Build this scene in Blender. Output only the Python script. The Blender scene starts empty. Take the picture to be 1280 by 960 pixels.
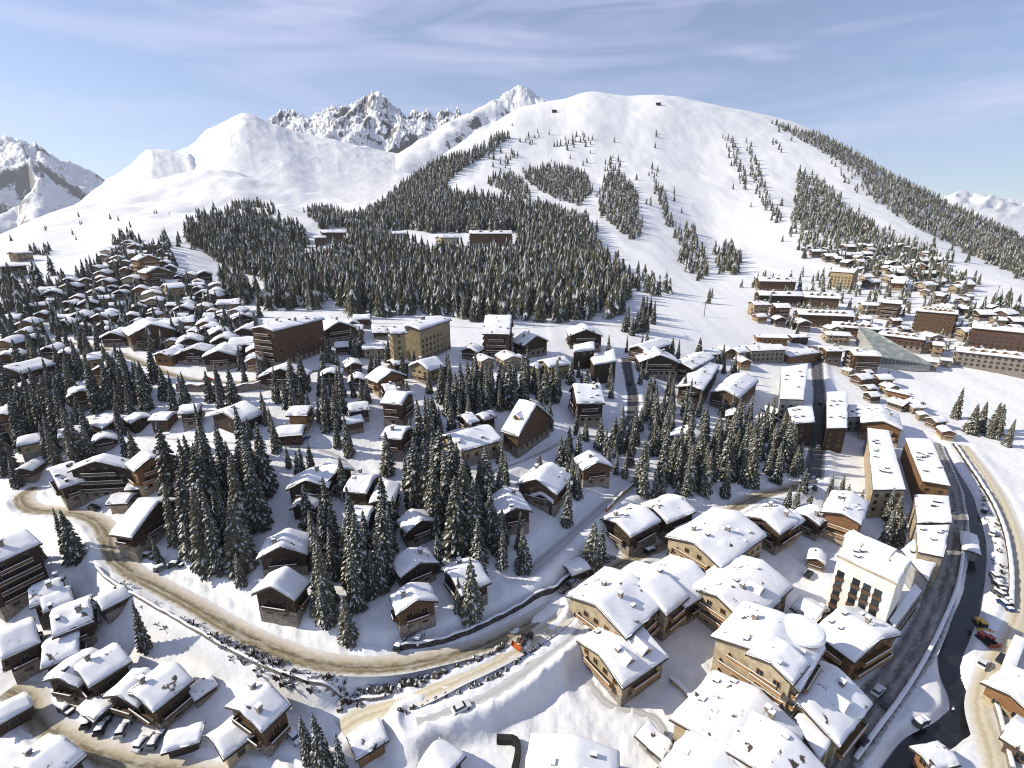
import bpy, math, random
import numpy as np
from mathutils import Vector
rnd = random.Random(7)
R = math.radians
scene = bpy.context.scene
COL = scene.collection

# ---------------------------------------------------------------- camera, sky, sun, exposure
CAMZ = 105.0
PITCH = R(18.2)
F = 608.0                      # focal length in pixels of a 1280 wide frame
cam_d = bpy.data.cameras.new("camera")
cam_d.sensor_width = 36.0
cam_d.lens = 36.0 * F / 1280.0
cam_d.clip_start = 0.5
cam_d.clip_end = 60000
cam = bpy.data.objects.new("camera", cam_d)
COL.objects.link(cam)
cam.location = (0, 0, CAMZ)
cam.rotation_euler = (R(90) - PITCH, 0, 0)
scene.camera = cam

SUN_EL = R(33)
SUN_AZ = math.atan2(-1.0, 0.05)      # from +Y, clockwise
world = bpy.data.worlds.new("World")
scene.world = world
world.use_nodes = True
wn, wl = world.node_tree.nodes, world.node_tree.links
wn.clear()
sky = wn.new("ShaderNodeTexSky")
sky.sky_type = 'NISHITA'
sky.sun_disc = False
sky.sun_elevation = SUN_EL
sky.sun_rotation = SUN_AZ
sky.altitude = 1900
sky.air_density = 1.0
sky.dust_density = 0.6
sky.ozone_density = 2.6
bg = wn.new("ShaderNodeBackground")
bg.inputs[1].default_value = 0.115
out = wn.new("ShaderNodeOutputWorld")
# thin cirrus veils, a function of the direction of the sky only
tc = wn.new("ShaderNodeTexCoord")
def cirrus(rot, scale, nscale, lo, hi, detail=7, dist=1.2):
    mp = wn.new("ShaderNodeMapping")
    mp.inputs['Rotation'].default_value = rot
    mp.inputs['Scale'].default_value = scale
    wl.new(tc.outputs['Generated'], mp.inputs[0])
    nz = wn.new("ShaderNodeTexNoise")
    nz.inputs['Scale'].default_value = nscale
    nz.inputs['Detail'].default_value = detail
    nz.inputs['Roughness'].default_value = 0.55
    nz.inputs['Distortion'].default_value = dist
    wl.new(mp.outputs[0], nz.inputs['Vector'])
    rp = wn.new("ShaderNodeValToRGB")
    rp.color_ramp.elements[0].position = lo
    rp.color_ramp.elements[1].position = hi
    wl.new(nz.outputs['Fac'], rp.inputs[0])
    return rp.outputs['Color']
c1 = cirrus((0, 0.12, 0.2), (1.0, 1.0, 7.0), 1.6, 0.46, 0.80)
c2 = cirrus((0.35, -0.75, 0.5), (0.8, 1.2, 9.0), 2.1, 0.52, 0.84)
ad = wn.new("ShaderNodeMath"); ad.operation = 'ADD'; ad.use_clamp = True
wl.new(c1, ad.inputs[0]); wl.new(c2, ad.inputs[1])
ml = wn.new("ShaderNodeMath"); ml.operation = 'MULTIPLY'; ml.inputs[1].default_value = 0.56
wl.new(ad.outputs[0], ml.inputs[0])
mx = wn.new("ShaderNodeMix"); mx.data_type = 'RGBA'
lift = wn.new("ShaderNodeMath"); lift.operation = 'ADD'; lift.inputs[1].default_value = 0.15; lift.use_clamp = True
wl.new(ml.outputs[0], lift.inputs[0])
wl.new(lift.outputs[0], mx.inputs['Factor'])
wl.new(sky.outputs[0], mx.inputs['A'])
mx.inputs['B'].default_value = (5.5, 5.5, 7.6, 1)
wl.new(mx.outputs['Result'], bg.inputs[0])
wl.new(bg.outputs[0], out.inputs[0])

sun_d = bpy.data.lights.new("sun", 'SUN')
sun_d.energy = 4.9
sun_d.angle = R(0.53)
sun_d.color = (1.0, 0.92, 0.77)
sun = bpy.data.objects.new("sun", sun_d)
COL.objects.link(sun)
sv = Vector((math.sin(SUN_AZ) * math.cos(SUN_EL), math.cos(SUN_AZ) * math.cos(SUN_EL), math.sin(SUN_EL)))
sun.rotation_euler = sv.to_track_quat('Z', 'Y').to_euler()
sun.location = (0, 0, 400)

vs = scene.view_settings
vs.view_transform = 'Standard'
vs.look = 'None'
vs.exposure = 0.32
vs.gamma = 1.0
vs.use_curve_mapping = False
scene.cycles.filter_width = 1.1
scene.cycles.max_bounces = 6
scene.cycles.diffuse_bounces = 3

# ---------------------------------------------------------------- numeric helpers
def pchip(xk, yk, x):
    xk = np.asarray(xk, float); yk = np.asarray(yk, float)
    h = np.diff(xk); d = np.diff(yk) / h
    m = np.zeros_like(yk)
    for i in range(1, len(xk) - 1):
        if d[i - 1] * d[i] > 0:
            w1 = 2 * h[i] + h[i - 1]; w2 = h[i] + 2 * h[i - 1]
            m[i] = (w1 + w2) / (w1 / d[i - 1] + w2 / d[i])
    m[0] = d[0]; m[-1] = d[-1]
    x = np.clip(x, xk[0], xk[-1])
    i = np.clip(np.searchsorted(xk, x) - 1, 0, len(xk) - 2)
    t = (x - xk[i]) / h[i]
    return ((2*t**3 - 3*t**2 + 1) * yk[i] + (t**3 - 2*t**2 + t) * h[i] * m[i]
            + (-2*t**3 + 3*t**2) * yk[i + 1] + (t**3 - t**2) * h[i] * m[i + 1])

def vnoise(x, y, seed=0):
    x = np.asarray(x, float); y = np.asarray(y, float)
    xi = np.floor(x).astype(np.int64); yi = np.floor(y).astype(np.int64)
    fx = x - xi; fy = y - yi
    fx = fx * fx * fx * (fx * (fx * 6 - 15) + 10); fy = fy * fy * fy * (fy * (fy * 6 - 15) + 10)
    def h(a, b):
        n = (a * 374761393 + b * 668265263 + seed * 982451653) & 0x7fffffff
        n = ((n ^ (n >> 13)) * 1274126177) & 0x7fffffff
        return ((n ^ (n >> 16)) & 0xffff) / 65535.0 * 2 - 1
    a = h(xi, yi); b = h(xi + 1, yi); c = h(xi, yi + 1); d = h(xi + 1, yi + 1)
    return (a * (1 - fx) + b * fx) * (1 - fy) + (c * (1 - fx) + d * fx) * fy

def fbm(x, y, octv=4, seed=0, ridged=False):
    s = 0; a = 1.0; tot = 0
    for k in range(octv):
        n = vnoise(x * 2**k + 17.3 * k, y * 2**k - 9.1 * k, seed + k)
        if ridged:
            n = 1 - 2 * np.abs(n)
        s = s + a * n; tot += a; a *= 0.5
    return s / tot

# ---------------------------------------------------------------- materials
def nd(nt, kind, **kw):
    n = nt.nodes.new(kind)
    for k, v in kw.items():
        if hasattr(n, k):
            setattr(n, k, v)
    return n

def mat(name, col, rough=0.8, var=0.25, scale=1.2, bump=0.0, col2=None, stretch=None, lo=0.35, hi=0.65, spec=0.3, detail=6):
    m = bpy.data.materials.new(name)
    m.use_nodes = True
    nt = m.node_tree
    b = nt.nodes['Principled BSDF']
    b.inputs['Roughness'].default_value = rough
    b.inputs['Specular IOR Level'].default_value = spec
    t = nd(nt, 'ShaderNodeTexCoord')
    mp = nd(nt, 'ShaderNodeMapping')
    if stretch: mp.inputs['Scale'].default_value = stretch
    nt.links.new(t.outputs['Object'], mp.inputs[0])
    n = nd(nt, 'ShaderNodeTexNoise')
    n.inputs['Scale'].default_value = scale
    n.inputs['Detail'].default_value = detail
    nt.links.new(mp.outputs[0], n.inputs['Vector'])
    r = nd(nt, 'ShaderNodeValToRGB')
    c2 = col2 if col2 else tuple(min(1, c * (1 + var)) for c in col)
    c1 = col if col2 else tuple(c * (1 - var) for c in col)
    r.color_ramp.elements[0].position = lo; r.color_ramp.elements[0].color = (*c1, 1)
    r.color_ramp.elements[1].position = hi; r.color_ramp.elements[1].color = (*c2, 1)
    nt.links.new(n.outputs['Fac'], r.inputs[0])
    nt.links.new(r.outputs[0], b.inputs['Base Color'])
    if bump:
        bp = nd(nt, 'ShaderNodeBump')
        bp.inputs['Strength'].default_value = bump
        bp.inputs['Distance'].default_value = 0.2
        nt.links.new(n.outputs['Fac'], bp.inputs['Height'])
        nt.links.new(bp.outputs[0], b.inputs['Normal'])
    return m

SNOWC = (0.83, 0.84, 0.86)
M = {}
M['snow'] = mat('roof_snow', (0.80, 0.81, 0.84), 0.6, col2=(0.87, 0.87, 0.88), scale=0.6, bump=0.25)
def worn_snow():
    m = mat('worn_roof_snow', (0.78, 0.79, 0.82), 0.6, col2=(0.86, 0.86, 0.87), scale=0.6, bump=0.25)
    nt = m.node_tree; L = nt.links; b = nt.nodes['Principled BSDF']
    src = b.inputs['Base Color'].links[0].from_socket
    t = nt.nodes.new('ShaderNodeTexCoord'); oi = nt.nodes.new('ShaderNodeObjectInfo')
    ad = nt.nodes.new('ShaderNodeVectorMath'); ad.operation = 'MULTIPLY_ADD'
    ad.inputs[1].default_value = (1, 1, 1); L.new(t.outputs['Object'], ad.inputs[0])
    cb = nt.nodes.new('ShaderNodeCombineXYZ'); mu = nt.nodes.new('ShaderNodeMath'); mu.operation = 'MULTIPLY'; mu.inputs[1].default_value = 90
    L.new(oi.outputs['Random'], mu.inputs[0]); L.new(mu.outputs[0], cb.inputs[0]); L.new(mu.outputs[0], cb.inputs[2]); L.new(cb.outputs[0], ad.inputs[2])
    n = nt.nodes.new('ShaderNodeTexNoise'); n.inputs['Scale'].default_value = 0.34; n.inputs['Detail'].default_value = 7; n.inputs['Roughness'].default_value = .62
    L.new(ad.outputs[0], n.inputs['Vector'])
    r = nt.nodes.new('ShaderNodeValToRGB'); r.color_ramp.elements[0].position = .615; r.color_ramp.elements[1].position = .655
    L.new(n.outputs['Fac'], r.inputs[0])
    x = nt.nodes.new('ShaderNodeMix'); x.data_type = 'RGBA'
    L.new(r.outputs[0], x.inputs['Factor']); L.new(src, x.inputs['A']); x.inputs['B'].default_value = (.07, .05, .038, 1)
    L.new(x.outputs['Result'], b.inputs['Base Color'])
    return m
M['snow_worn'] = worn_snow()
M['wood_dark'] = mat('dark_timber', (0.045, 0.028, 0.018), 0.75, 0.45, 1.0, 0.3, stretch=(0.4, 0.4, 9))
M['wood_warm'] = mat('warm_timber', (0.21, 0.112, 0.052), 0.7, 0.4, 1.0, 0.3, stretch=(0.4, 0.4, 7))
M['wood_mid'] = mat('brown_timber', (0.095, 0.056, 0.033), 0.75, 0.4, 1.0, 0.3, stretch=(0.4, 0.4, 8))
M['red_brown'] = mat('red_brown_boards', (0.098, 0.056, 0.040), 0.75, 0.4, 1.0, 0.3, stretch=(0.4, 0.4, 8))
M['yellow'] = mat('yellow_plaster', (0.30, 0.24, 0.14), 0.85, 0.18, 0.5)
M['cream'] = mat('cream_render', (0.74, 0.71, 0.64), 0.85, 0.10, 0.4)
M['beige'] = mat('beige_render', (0.38, 0.31, 0.21), 0.85, 0.2, 0.6)
M['stone'] = mat('rubble_stone', (0.23, 0.20, 0.17), 0.9, 0.45, 2.2, 0.5)
M['grey'] = mat('grey_concrete', (0.30, 0.30, 0.29), 0.9, 0.2, 0.8)
M['roof_wood'] = mat('roof_boards', (0.06, 0.045, 0.035), 0.8, 0.4, 1.5, 0.2, stretch=(1, 6, 1))
M['roof_green'] = mat('grey_green_metal', (0.22, 0.25, 0.22), 0.5, 0.2, 0.3, col2=(0.42, 0.44, 0.42), lo=0.45, hi=0.7)
M['trim'] = mat('pale_timber', (0.29, 0.17, 0.075), 0.7, 0.3, 2.0)
M['trim_dark'] = mat('weathered_timber', (0.10, 0.06, 0.035), 0.75, 0.35, 2.0)
M['frame'] = mat('window_frame', (0.14, 0.10, 0.065), 0.6, 0.15, 3.0)
M['glass'] = mat('dark_glass', (0.02, 0.024, 0.03), 0.12, 0.4, 0.7, spec=0.6)
M['bark'] = mat('spruce_bark', (0.07, 0.05, 0.035), 0.9, 0.4, 3.0, 0.4, stretch=(1, 1, 0.2))
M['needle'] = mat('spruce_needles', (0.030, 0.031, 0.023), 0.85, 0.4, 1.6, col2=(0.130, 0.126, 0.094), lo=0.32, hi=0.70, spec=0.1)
M['needle_lit'] = mat('sunlit_spruce_needles', (0.06, 0.058, 0.040), 0.85, 0.4, 1.6, col2=(0.18, 0.168, 0.118), lo=0.32, hi=0.70, spec=0.1)  # lighter copy of the needles, sunlight put into the colour
M['tree_snow'] = mat('branch_snow', (0.30, 0.31, 0.30), 0.7, col2=(0.68, 0.69, 0.68), scale=1.4, lo=0.38, hi=0.62)
M['rock'] = mat('dark_rock', (0.06, 0.055, 0.05), 0.9, 0.5, 1.2, 0.5)
M['metal'] = mat('steel', (0.25, 0.26, 0.27), 0.4, 0.2, 2.0)
M['rubber'] = mat('rubber', (0.02, 0.02, 0.02), 0.8, 0.3, 4.0)
M['twig'] = mat('scrub_twigs', (0.055, 0.042, 0.028), 0.9, 0.5, 2.0)

def paint(name, col, rough=0.3):
    return mat(name, col, rough, 0.08, 0.8, spec=0.5)

# ---------------------------------------------------------------- object helpers
def prop(o, label=None, cat=None, group=None, kind=None):
    if label: o['label'] = label
    if cat: o['category'] = cat
    if group: o['group'] = group
    if kind: o['kind'] = kind
    return o

def empty(name, loc, rz=0.0):
    o = bpy.data.objects.new(name, None)
    o.empty_display_size = 0.5
    COL.objects.link(o)
    o.location = loc
    o.rotation_euler = (0, 0, rz)
    return o

def link_mesh(name, me, parent=None, loc=(0, 0, 0), rz=0.0, scale=None):
    o = bpy.data.objects.new(name, me)
    COL.objects.link(o)
    o.location = loc
    o.rotation_euler = (0, 0, rz)
    if scale: o.scale = scale
    if parent: o.parent = parent
    return o

def np_mesh(name, V, Fq, mats, mi=None, smooth=False):
    """V (n,3), Fq (m,3|4) of one size."""
    V = np.asarray(V, np.float32); Fq = np.asarray(Fq, np.int32)
    me = bpy.data.meshes.new(name)
    k = Fq.shape[1]
    me.vertices.add(len(V)); me.vertices.foreach_set('co', V.ravel())
    me.loops.add(Fq.size); me.loops.foreach_set('vertex_index', Fq.ravel())
    me.polygons.add(len(Fq))
    me.polygons.foreach_set('loop_start', np.arange(0, Fq.size, k, dtype=np.int32))
    me.polygons.foreach_set('loop_total', np.full(len(Fq), k, np.int32))
    for m in mats: me.materials.append(m)
    if mi is not None: me.polygons.foreach_set('material_index', np.asarray(mi, np.int32))
    me.polygons.foreach_set('use_smooth', np.full(len(Fq), smooth, bool))
    me.update(calc_edges=True)
    return me

class MB:
    def __init__(s):
        s.v = []; s.f = []; s.m = []; s.sm = []
    def add(s, vs, fs, mi=0, smooth=False):
        n = len(s.v)
        s.v += [tuple(v) for v in vs]
        for f in fs:
            s.f.append(tuple(i + n for i in f)); s.m.append(mi); s.sm.append(smooth)
    def box(s, x0, x1, y0, y1, z0, z1, mi=0):
        s.add([(x0, y0, z0), (x1, y0, z0), (x1, y1, z0), (x0, y1, z0), (x0, y0, z1), (x1, y0, z1), (x1, y1, z1), (x0, y1, z1)],
              [(0, 3, 2, 1), (4, 5, 6, 7), (0, 1, 5, 4), (1, 2, 6, 5), (2, 3, 7, 6), (3, 0, 4, 7)], mi)
    def cyl(s, cx, cy, z0, z1, r0, r1, n=12, mi=0, smooth=True):
        vs = []
        for z, r in ((z0, r0), (z1, r1)):
            for i in range(n):
                a = 2 * math.pi * i / n
                vs.append((cx + r * math.cos(a), cy + r * math.sin(a), z))
        s.add(vs, [(i, (i + 1) % n, n + (i + 1) % n, n + i) for i in range(n)], mi, smooth)
        s.add(vs[n:], [tuple(range(n))], mi); s.add(vs[:n], [tuple(reversed(range(n)))], mi)
    def tube(s, p, q, r, n=6, mi=0):
        p = Vector(p); q = Vector(q); d = (q - p).normalized()
        a = d.orthogonal().normalized(); b = d.cross(a)
        vs = [pt + (a * math.cos(2*math.pi*i/n) + b * math.sin(2*math.pi*i/n)) * r for pt in (p, q) for i in range(n)]
        s.add(vs, [(i, (i + 1) % n, n + (i + 1) % n, n + i) for i in range(n)] + [tuple(reversed(range(n))), tuple(range(n, 2*n))], mi, True)
    def mesh(s, name, mats):
        me = bpy.data.meshes.new(name)
        me.from_pydata(s.v, [], s.f)
        for m in mats: me.materials.append(m)
        me.polygons.foreach_set('material_index', np.array(s.m, np.int32))
        me.polygons.foreach_set('use_smooth', np.array(s.sm, bool))
        me.update()
        return me

# ---------------------------------------------------------------- terrain
def ray(px, py):
    dy = py - 480.0
    fw = F * math.cos(PITCH) - dy * math.sin(PITCH)
    return (px - 640.0) / fw, (F * math.sin(PITCH) + dy * math.cos(PITCH)) / fw

def rowpts(mode, pts):
    o = []
    for px, py, v in pts:
        u, t = ray(px, py)
        Y = (CAMZ - v) / t if mode == 'z' else v
        o.append((u, math.log(Y), CAMZ - t * Y))
    o.sort()
    return np.array(o)

def sheet(rows, U, S):
    """rows of (u, s, z) knots from near to far -> z on the grid U x S."""
    ss = np.array([pchip(r[:, 0], r[:, 1], U) for r in rows])
    zz = np.array([pchip(r[:, 0], r[:, 2], U) for r in rows])
    for k in range(1, len(rows)):
        ss[k] = np.maximum(ss[k], ss[k - 1] + 0.02)
    Z = np.zeros((len(U), len(S)))
    for i in range(len(U)):
        Z[i] = pchip(ss[:, i], zz[:, i], S)
    return Z, ss, zz

def const(Y, z):
    return np.array([(-4.0, math.log(Y), z), (4.0, math.log(Y), z)])

def behind(row, f, drop):
    r = row.copy(); r[:, 1] += math.log(f); r[:, 2] -= drop
    return r

SKY = rowpts('Y', [(-200, 330, 800), (0, 292, 900), (60, 268, 1000), (120, 246, 1150), (200, 228, 1300), (280, 218, 1350), (350, 228, 1300),
                   (420, 246, 1200), (470, 254, 1150), (510, 228, 1200), (560, 192, 1350), (610, 163, 1600), (650, 141, 1800), (700, 134, 1950), (740, 124, 2000),
                   (780, 128, 2000), (820, 126, 1950), (880, 134, 1900), (960, 150, 1850), (1030, 173, 1700), (1100, 208, 1500), (1180, 251, 1250), (1280, 304, 1050), (1480, 420, 800)])
ROWS = [
    const(10, 0.0), const(58, 0.0),
    rowpts('z', [(-200, 900, 0), (0, 900, 0), (150, 900, 0), (300, 905, 1), (450, 910, 2), (640, 900, 1), (900, 900, 0), (1280, 900, 0), (1480, 900, 0)]),
    rowpts('z', [(-200, 720, 7), (0, 720, 8), (150, 735, 11), (300, 790, 9.5), (430, 835, 8), (560, 825, 7), (700, 757, 5), (850, 690, 3), (1000, 690, 1), (1280, 700, 0), (1480, 700, 0)]),
    rowpts('z', [(-200, 600, 16), (0, 600, 17), (150, 610, 20), (300, 640, 20), (450, 650, 18), (640, 640, 16), (800, 620, 11), (950, 610, 7), (1100, 600, 3), (1280, 600, 1), (1480, 600, 1)]),
    rowpts('z', [(-200, 520, 27), (0, 520, 28), (200, 530, 31), (350, 540, 31), (500, 545, 28), (640, 540, 24), (800, 530, 17), (950, 520, 11), (1100, 520, 6), (1280, 520, 5), (1480, 520, 5)]),
    rowpts('z', [(-200, 460, 38), (0, 460, 38), (200, 460, 41), (350, 460, 41), (500, 460, 38), (640, 455, 36), (800, 455, 28), (900, 450, 22), (1000, 450, 18), (1150, 470, 10), (1280, 480, 9), (1480, 480, 9)]),
    rowpts('Y', [(-200, 400, 290), (0, 400, 295), (200, 400, 310), (330, 402, 305), (500, 402, 320), (640, 402, 330), (800, 404, 350), (900, 402, 380), (1000, 402, 400), (1150, 420, 365), (1280, 422, 345), (1480, 430, 330)]),
    rowpts('Y', [(-200, 345, 390), (0, 340, 400), (200, 335, 420), (330, 340, 500), (500, 332, 520), (640, 330, 530), (800, 345, 520), (900, 347, 560), (1000, 345, 560), (1150, 355, 520), (1280, 368, 480), (1480, 400, 430)]),
    rowpts('Y', [(-200, 334, 520), (0, 316, 520), (100, 302, 600), (200, 285, 640), (330, 285, 680), (480, 287, 700), (640, 285, 720), (800, 290, 750), (900, 300, 800), (1000, 300, 760), (1130, 312, 700), (1280, 345, 600), (1480, 410, 520)]),
    rowpts('Y', [(-200, 332, 660), (0, 302, 680), (100, 270, 900), (200, 255, 1000), (330, 246, 1050), (420, 264, 1000), (480, 262, 950), (560, 236, 980), (640, 225, 1050), (800, 215, 1150), (900, 215, 1200),
                 (1000, 226, 1150), (1100, 258, 1000), (1200, 300, 880), (1280, 328, 800), (1480, 415, 660)]),
    SKY, behind(SKY, 1.12, 25), behind(SKY, 1.6, 320), behind(SKY, 3.0, 700)]
NU, NS = 900, 640
U = np.linspace(-2.6, 2.6, NU)
# finer in the middle of the picture
U = np.sign(U) * (np.abs(U) * 0.62 + 0.38 * (np.abs(U) / 2.6) ** 3 * 2.6)
S = np.linspace(math.log(10), math.log(5200), NS)
Z, _ss, _zz = sheet(ROWS, U, S)
YG = np.exp(S)[None, :].repeat(NU, 0)
XG = U[:, None] * YG
# natural relief: small lumps close by, broad swells on the slopes, ribs near the summit
near = np.clip(1 - YG / 420, 0, 1)
lump = fbm(XG / 6.5, YG / 6.5, 4, 3)
Z += near * (0.75 * lump + 0.5 * np.maximum(fbm(XG / 3.1, YG / 3.1, 3, 13), 0)**1.3 + 1.1 * fbm(XG / 24, YG / 24, 3, 5))
mid = np.clip((YG - 350) / 500, 0, 1) * np.clip((2300 - YG) / 500, 0, 1)
bowl = np.exp(-((U[:, None] + 0.52) / 0.22) ** 2)
Z += mid * ((6.0 + 17 * bowl) * fbm(XG / 150, YG / 190, 4, 9) + 2.6 * fbm(XG / 45, YG / 60, 3, 11))
DS = S[1] - S[0]

def zcol(u):
    """terrain heights along the ray line u."""
    i = int(np.clip(np.searchsorted(U, u) - 1, 0, NU - 2))
    f = (u - U[i]) / (U[i + 1] - U[i])
    return Z[i] * (1 - f) + Z[i + 1] * f

def zat(x, y):
    y = max(y, 10.5)
    u = x / y
    c = (math.log(y) - S[0]) / DS
    j = int(min(max(c, 0), NS - 2)); g = c - j
    i = int(np.clip(np.searchsorted(U, u) - 1, 0, NU - 2))
    f = min(max((u - U[i]) / (U[i + 1] - U[i]), 0), 1)
    return float((Z[i, j] * (1 - f) + Z[i + 1, j] * f) * (1 - g) + (Z[i, j + 1] * (1 - f) + Z[i + 1, j + 1] * f) * g)

YS = np.exp(S)
def hit(px, py, h=0.0):
    """where the sight line through a pixel of the photograph meets the ground raised by h."""
    u, t = ray(px, py)
    d = zcol(u) + h - (CAMZ - t * YS)
    k = np.nonzero(d >= 0)[0]
    if len(k) == 0 or k[0] == 0:
        j = int(np.argmax(d)) if len(k) == 0 else 1
        y = YS[j]
    else:
        j = k[0]; a = d[j - 1]; b = d[j]
        y = math.exp(S[j - 1] + DS * (-a) / (b - a + 1e-9))
    return Vector((u * y, y, CAMZ - t * y))

# roads: the ground is levelled under each of them before anything is built on it
def catmull(P, step=1.5):
    P = [Vector(p) for p in P]
    Q = [P[0] * 2 - P[1]] + P + [P[-1] * 2 - P[-2]]
    o = []
    for i in range(1, len(Q) - 2):
        a, b, c, d = Q[i - 1:i + 3]
        n = max(2, int((c - b).length / step))
        for k in range(n):
            t = k / n
            o.append(0.5 * (2*b + (c - a)*t + (2*a - 5*b + 4*c - d)*t*t + (3*b - a - 3*c + d)*t**3))
    o.append(P[-1])
    return o

def path_px(pts):
    P = []
    for q in pts:
        p = hit(q[0], q[1]); P.append((p.x, p.y, 0))
    C = catmull(P)
    z = np.array([zat(p.x, p.y) for p in C])
    k = 9
    zp = np.pad(z, k, mode='edge')
    zs = np.convolve(zp, np.ones(2*k + 1) / (2*k + 1), 'valid')
    return np.array([(p.x, p.y, q) for p, q in zip(C, zs)])

def level(C, half, fall, dz=0.0):
    """blend the ground to the height of the centre line C within half, fading over fall."""
    global Z
    m = (XG > C[:, 0].min() - 30) & (XG < C[:, 0].max() + 30) & (YG > C[:, 1].min() - 30) & (YG < C[:, 1].max() + 30)
    ii, jj = np.nonzero(m)
    x = XG[ii, jj]; y = YG[ii, jj]
    best = np.full(len(x), 1e9); bz = np.zeros(len(x))
    q = np.arange(0, len(C) - 1, 0.34)
    C = np.stack([np.interp(q, np.arange(len(C)), C[:, a]) for a in range(3)], 1)
    for k in range(len(C)):
        d = (x - C[k, 0])**2 + (y - C[k, 1])**2
        w = d < best
        best[w] = d[w]; bz[w] = C[k, 2]
    d = np.sqrt(best)
    f = np.clip((half + fall - d) / fall, 0, 1); f = f * f * (3 - 2 * f)
    Z[ii, jj] = Z[ii, jj] * (1 - f) + (bz + dz) * f
# ---------------------------------------------------------------- roads, street, stream
ROADS = [
 # name, label, half width, bank height, material, points in the photograph
 ('road', 'sanded tan main road winding past the wooded chalets', 3.1, 0.7, 'tan',
  [(46, 606), (31, 622), (40, 636), (75, 640), (105, 642), (127, 654), (138, 674), (146, 696), (166, 715), (205, 736), (250, 760), (300, 788), (350, 812), (400, 828), (450, 833), (500, 831),
   (550, 822), (600, 805), (650, 783), (690, 762), (722, 737), (752, 716), (800, 692), (850, 671), (900, 642), (945, 620), (985, 610), (1012, 600)]),
 ('lane', 'pale snow lane curving below the dark hedge, the loader on it', 2.6, 0.5, 'pale',
  [(425, 915), (445, 900), (470, 888), (515, 869), (560, 853), (610, 830), (650, 806), (690, 782), (716, 758)]),
 ('lane', 'outer grey snow lane looping along the snow wall', 2.4, 0.9, 'grey',
  [(520, 897), (560, 882), (600, 868), (640, 846), (680, 817), (712, 790), (727, 768), (722, 745)]),
 ('road', 'tan forecourt road between the chalets of the lower left corner', 3.0, 0.5, 'tan',
  [(12, 860), (40, 872), (47, 893), (70, 914), (105, 932), (150, 948), (200, 958), (260, 966), (340, 985)]),
 ('street', 'dark shaded village street running straight away between long roofs', 3.6, 0.2, 'dark',
  [(1016, 432), (1021, 455), (1024, 490), (1023, 520), (1021, 550), (1019, 578), (1016, 604)]),
 ('street', 'short dark side street bending between snowy hotels', 3.0, 0.3, 'dark',
  [(783, 447), (786, 470), (791, 495), (791, 518), (786, 534)]),
 ('street', 'broad slushy grey street beside the stream', 3.9, 0.3, 'slush',
  [(1164, 552), (1178, 585), (1192, 625), (1194, 665), (1187, 705), (1170, 755), (1146, 805), (1116, 850), (1085, 893), (1052, 935), (1030, 972)]),
 ('road', 'yellowish packed snow road on the far bank of the stream', 3.0, 0.4, 'pale',
  [(1203, 556), (1226, 585), (1252, 625), (1268, 665), (1276, 710), (1277, 760), (1262, 800), (1238, 838), (1226, 880), (1240, 930), (1250, 975)]),
 ('road', 'packed snow road behind the upper left hamlet trees', 2.6, 0.3, 'tan',
  [(60, 425), (110, 432), (150, 442), (200, 462), (240, 474), (290, 478), (340, 474), (400, 462), (450, 457)]),
 ('lane', 'shaded lane past the small garage up to the hotels', 2.2, 0.3, 'grey',
  [(655, 722), (690, 690), (725, 660), (760, 628), (790, 612)]),
 ('path', 'trodden snow path across the bright middle clearing', 1.1, 0.35, 'grey', [(478, 648), (462, 615), (430, 575), (392, 560), (340, 558), (250, 552), (160, 545)]),
 ('path', 'trodden snow path below the steep roofed big chalet', 1.1, 0.35, 'grey', [(560, 592), (620, 588), (676, 566), (715, 548), (760, 545)]),
 ('path', 'groomed track along the lower edge of the big wood', 1.6, 0.2, 'grey', [(436, 404), (500, 405), (560, 408), (640, 411), (720, 406), (790, 410), (850, 420)]),
 ('path', 'trodden path from the annex to the bottom edge roof', 1.1, 0.35, 'grey', [(735, 850), (760, 880), (800, 890), (826, 905), (838, 950)]),
]
STREAM = [(1172, 553), (1192, 585), (1212, 622), (1222, 662), (1223, 700), (1217, 745), (1200, 785), (1189, 815), (1191, 842), (1202, 868), (1203, 892), (1186, 910), (1155, 925), (1135, 940), (1112, 972)]
PATHS = []
for nm, lb, hw, bank, mk, pts in ROADS:
    C = path_px(pts)
    level(C, hw + 1.2, 4.0)
    PATHS.append((nm, lb, hw, bank, mk, C))
SC = path_px(STREAM)
level(SC, 1.9, 2.2, -2.2)
# banks thrown up by the ploughs
for nm, lb, hw, bank, mk, C in PATHS:
    m = (XG > C[:, 0].min() - 12) & (XG < C[:, 0].max() + 12) & (YG > C[:, 1].min() - 12) & (YG < C[:, 1].max() + 12)
    ii, jj = np.nonzero(m)
    best = np.full(len(ii), 1e9)
    for k in range(0, len(C), 2):
        best = np.minimum(best, (XG[ii, jj] - C[k, 0])**2 + (YG[ii, jj] - C[k, 1])**2)
    d = np.sqrt(best)
    Z[ii, jj] += bank * np.exp(-((d - hw - 1.5) / 0.9)**2) * (0.75 + 0.6 * vnoise(XG[ii, jj] / 3, YG[ii, jj] / 3, 4))

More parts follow.
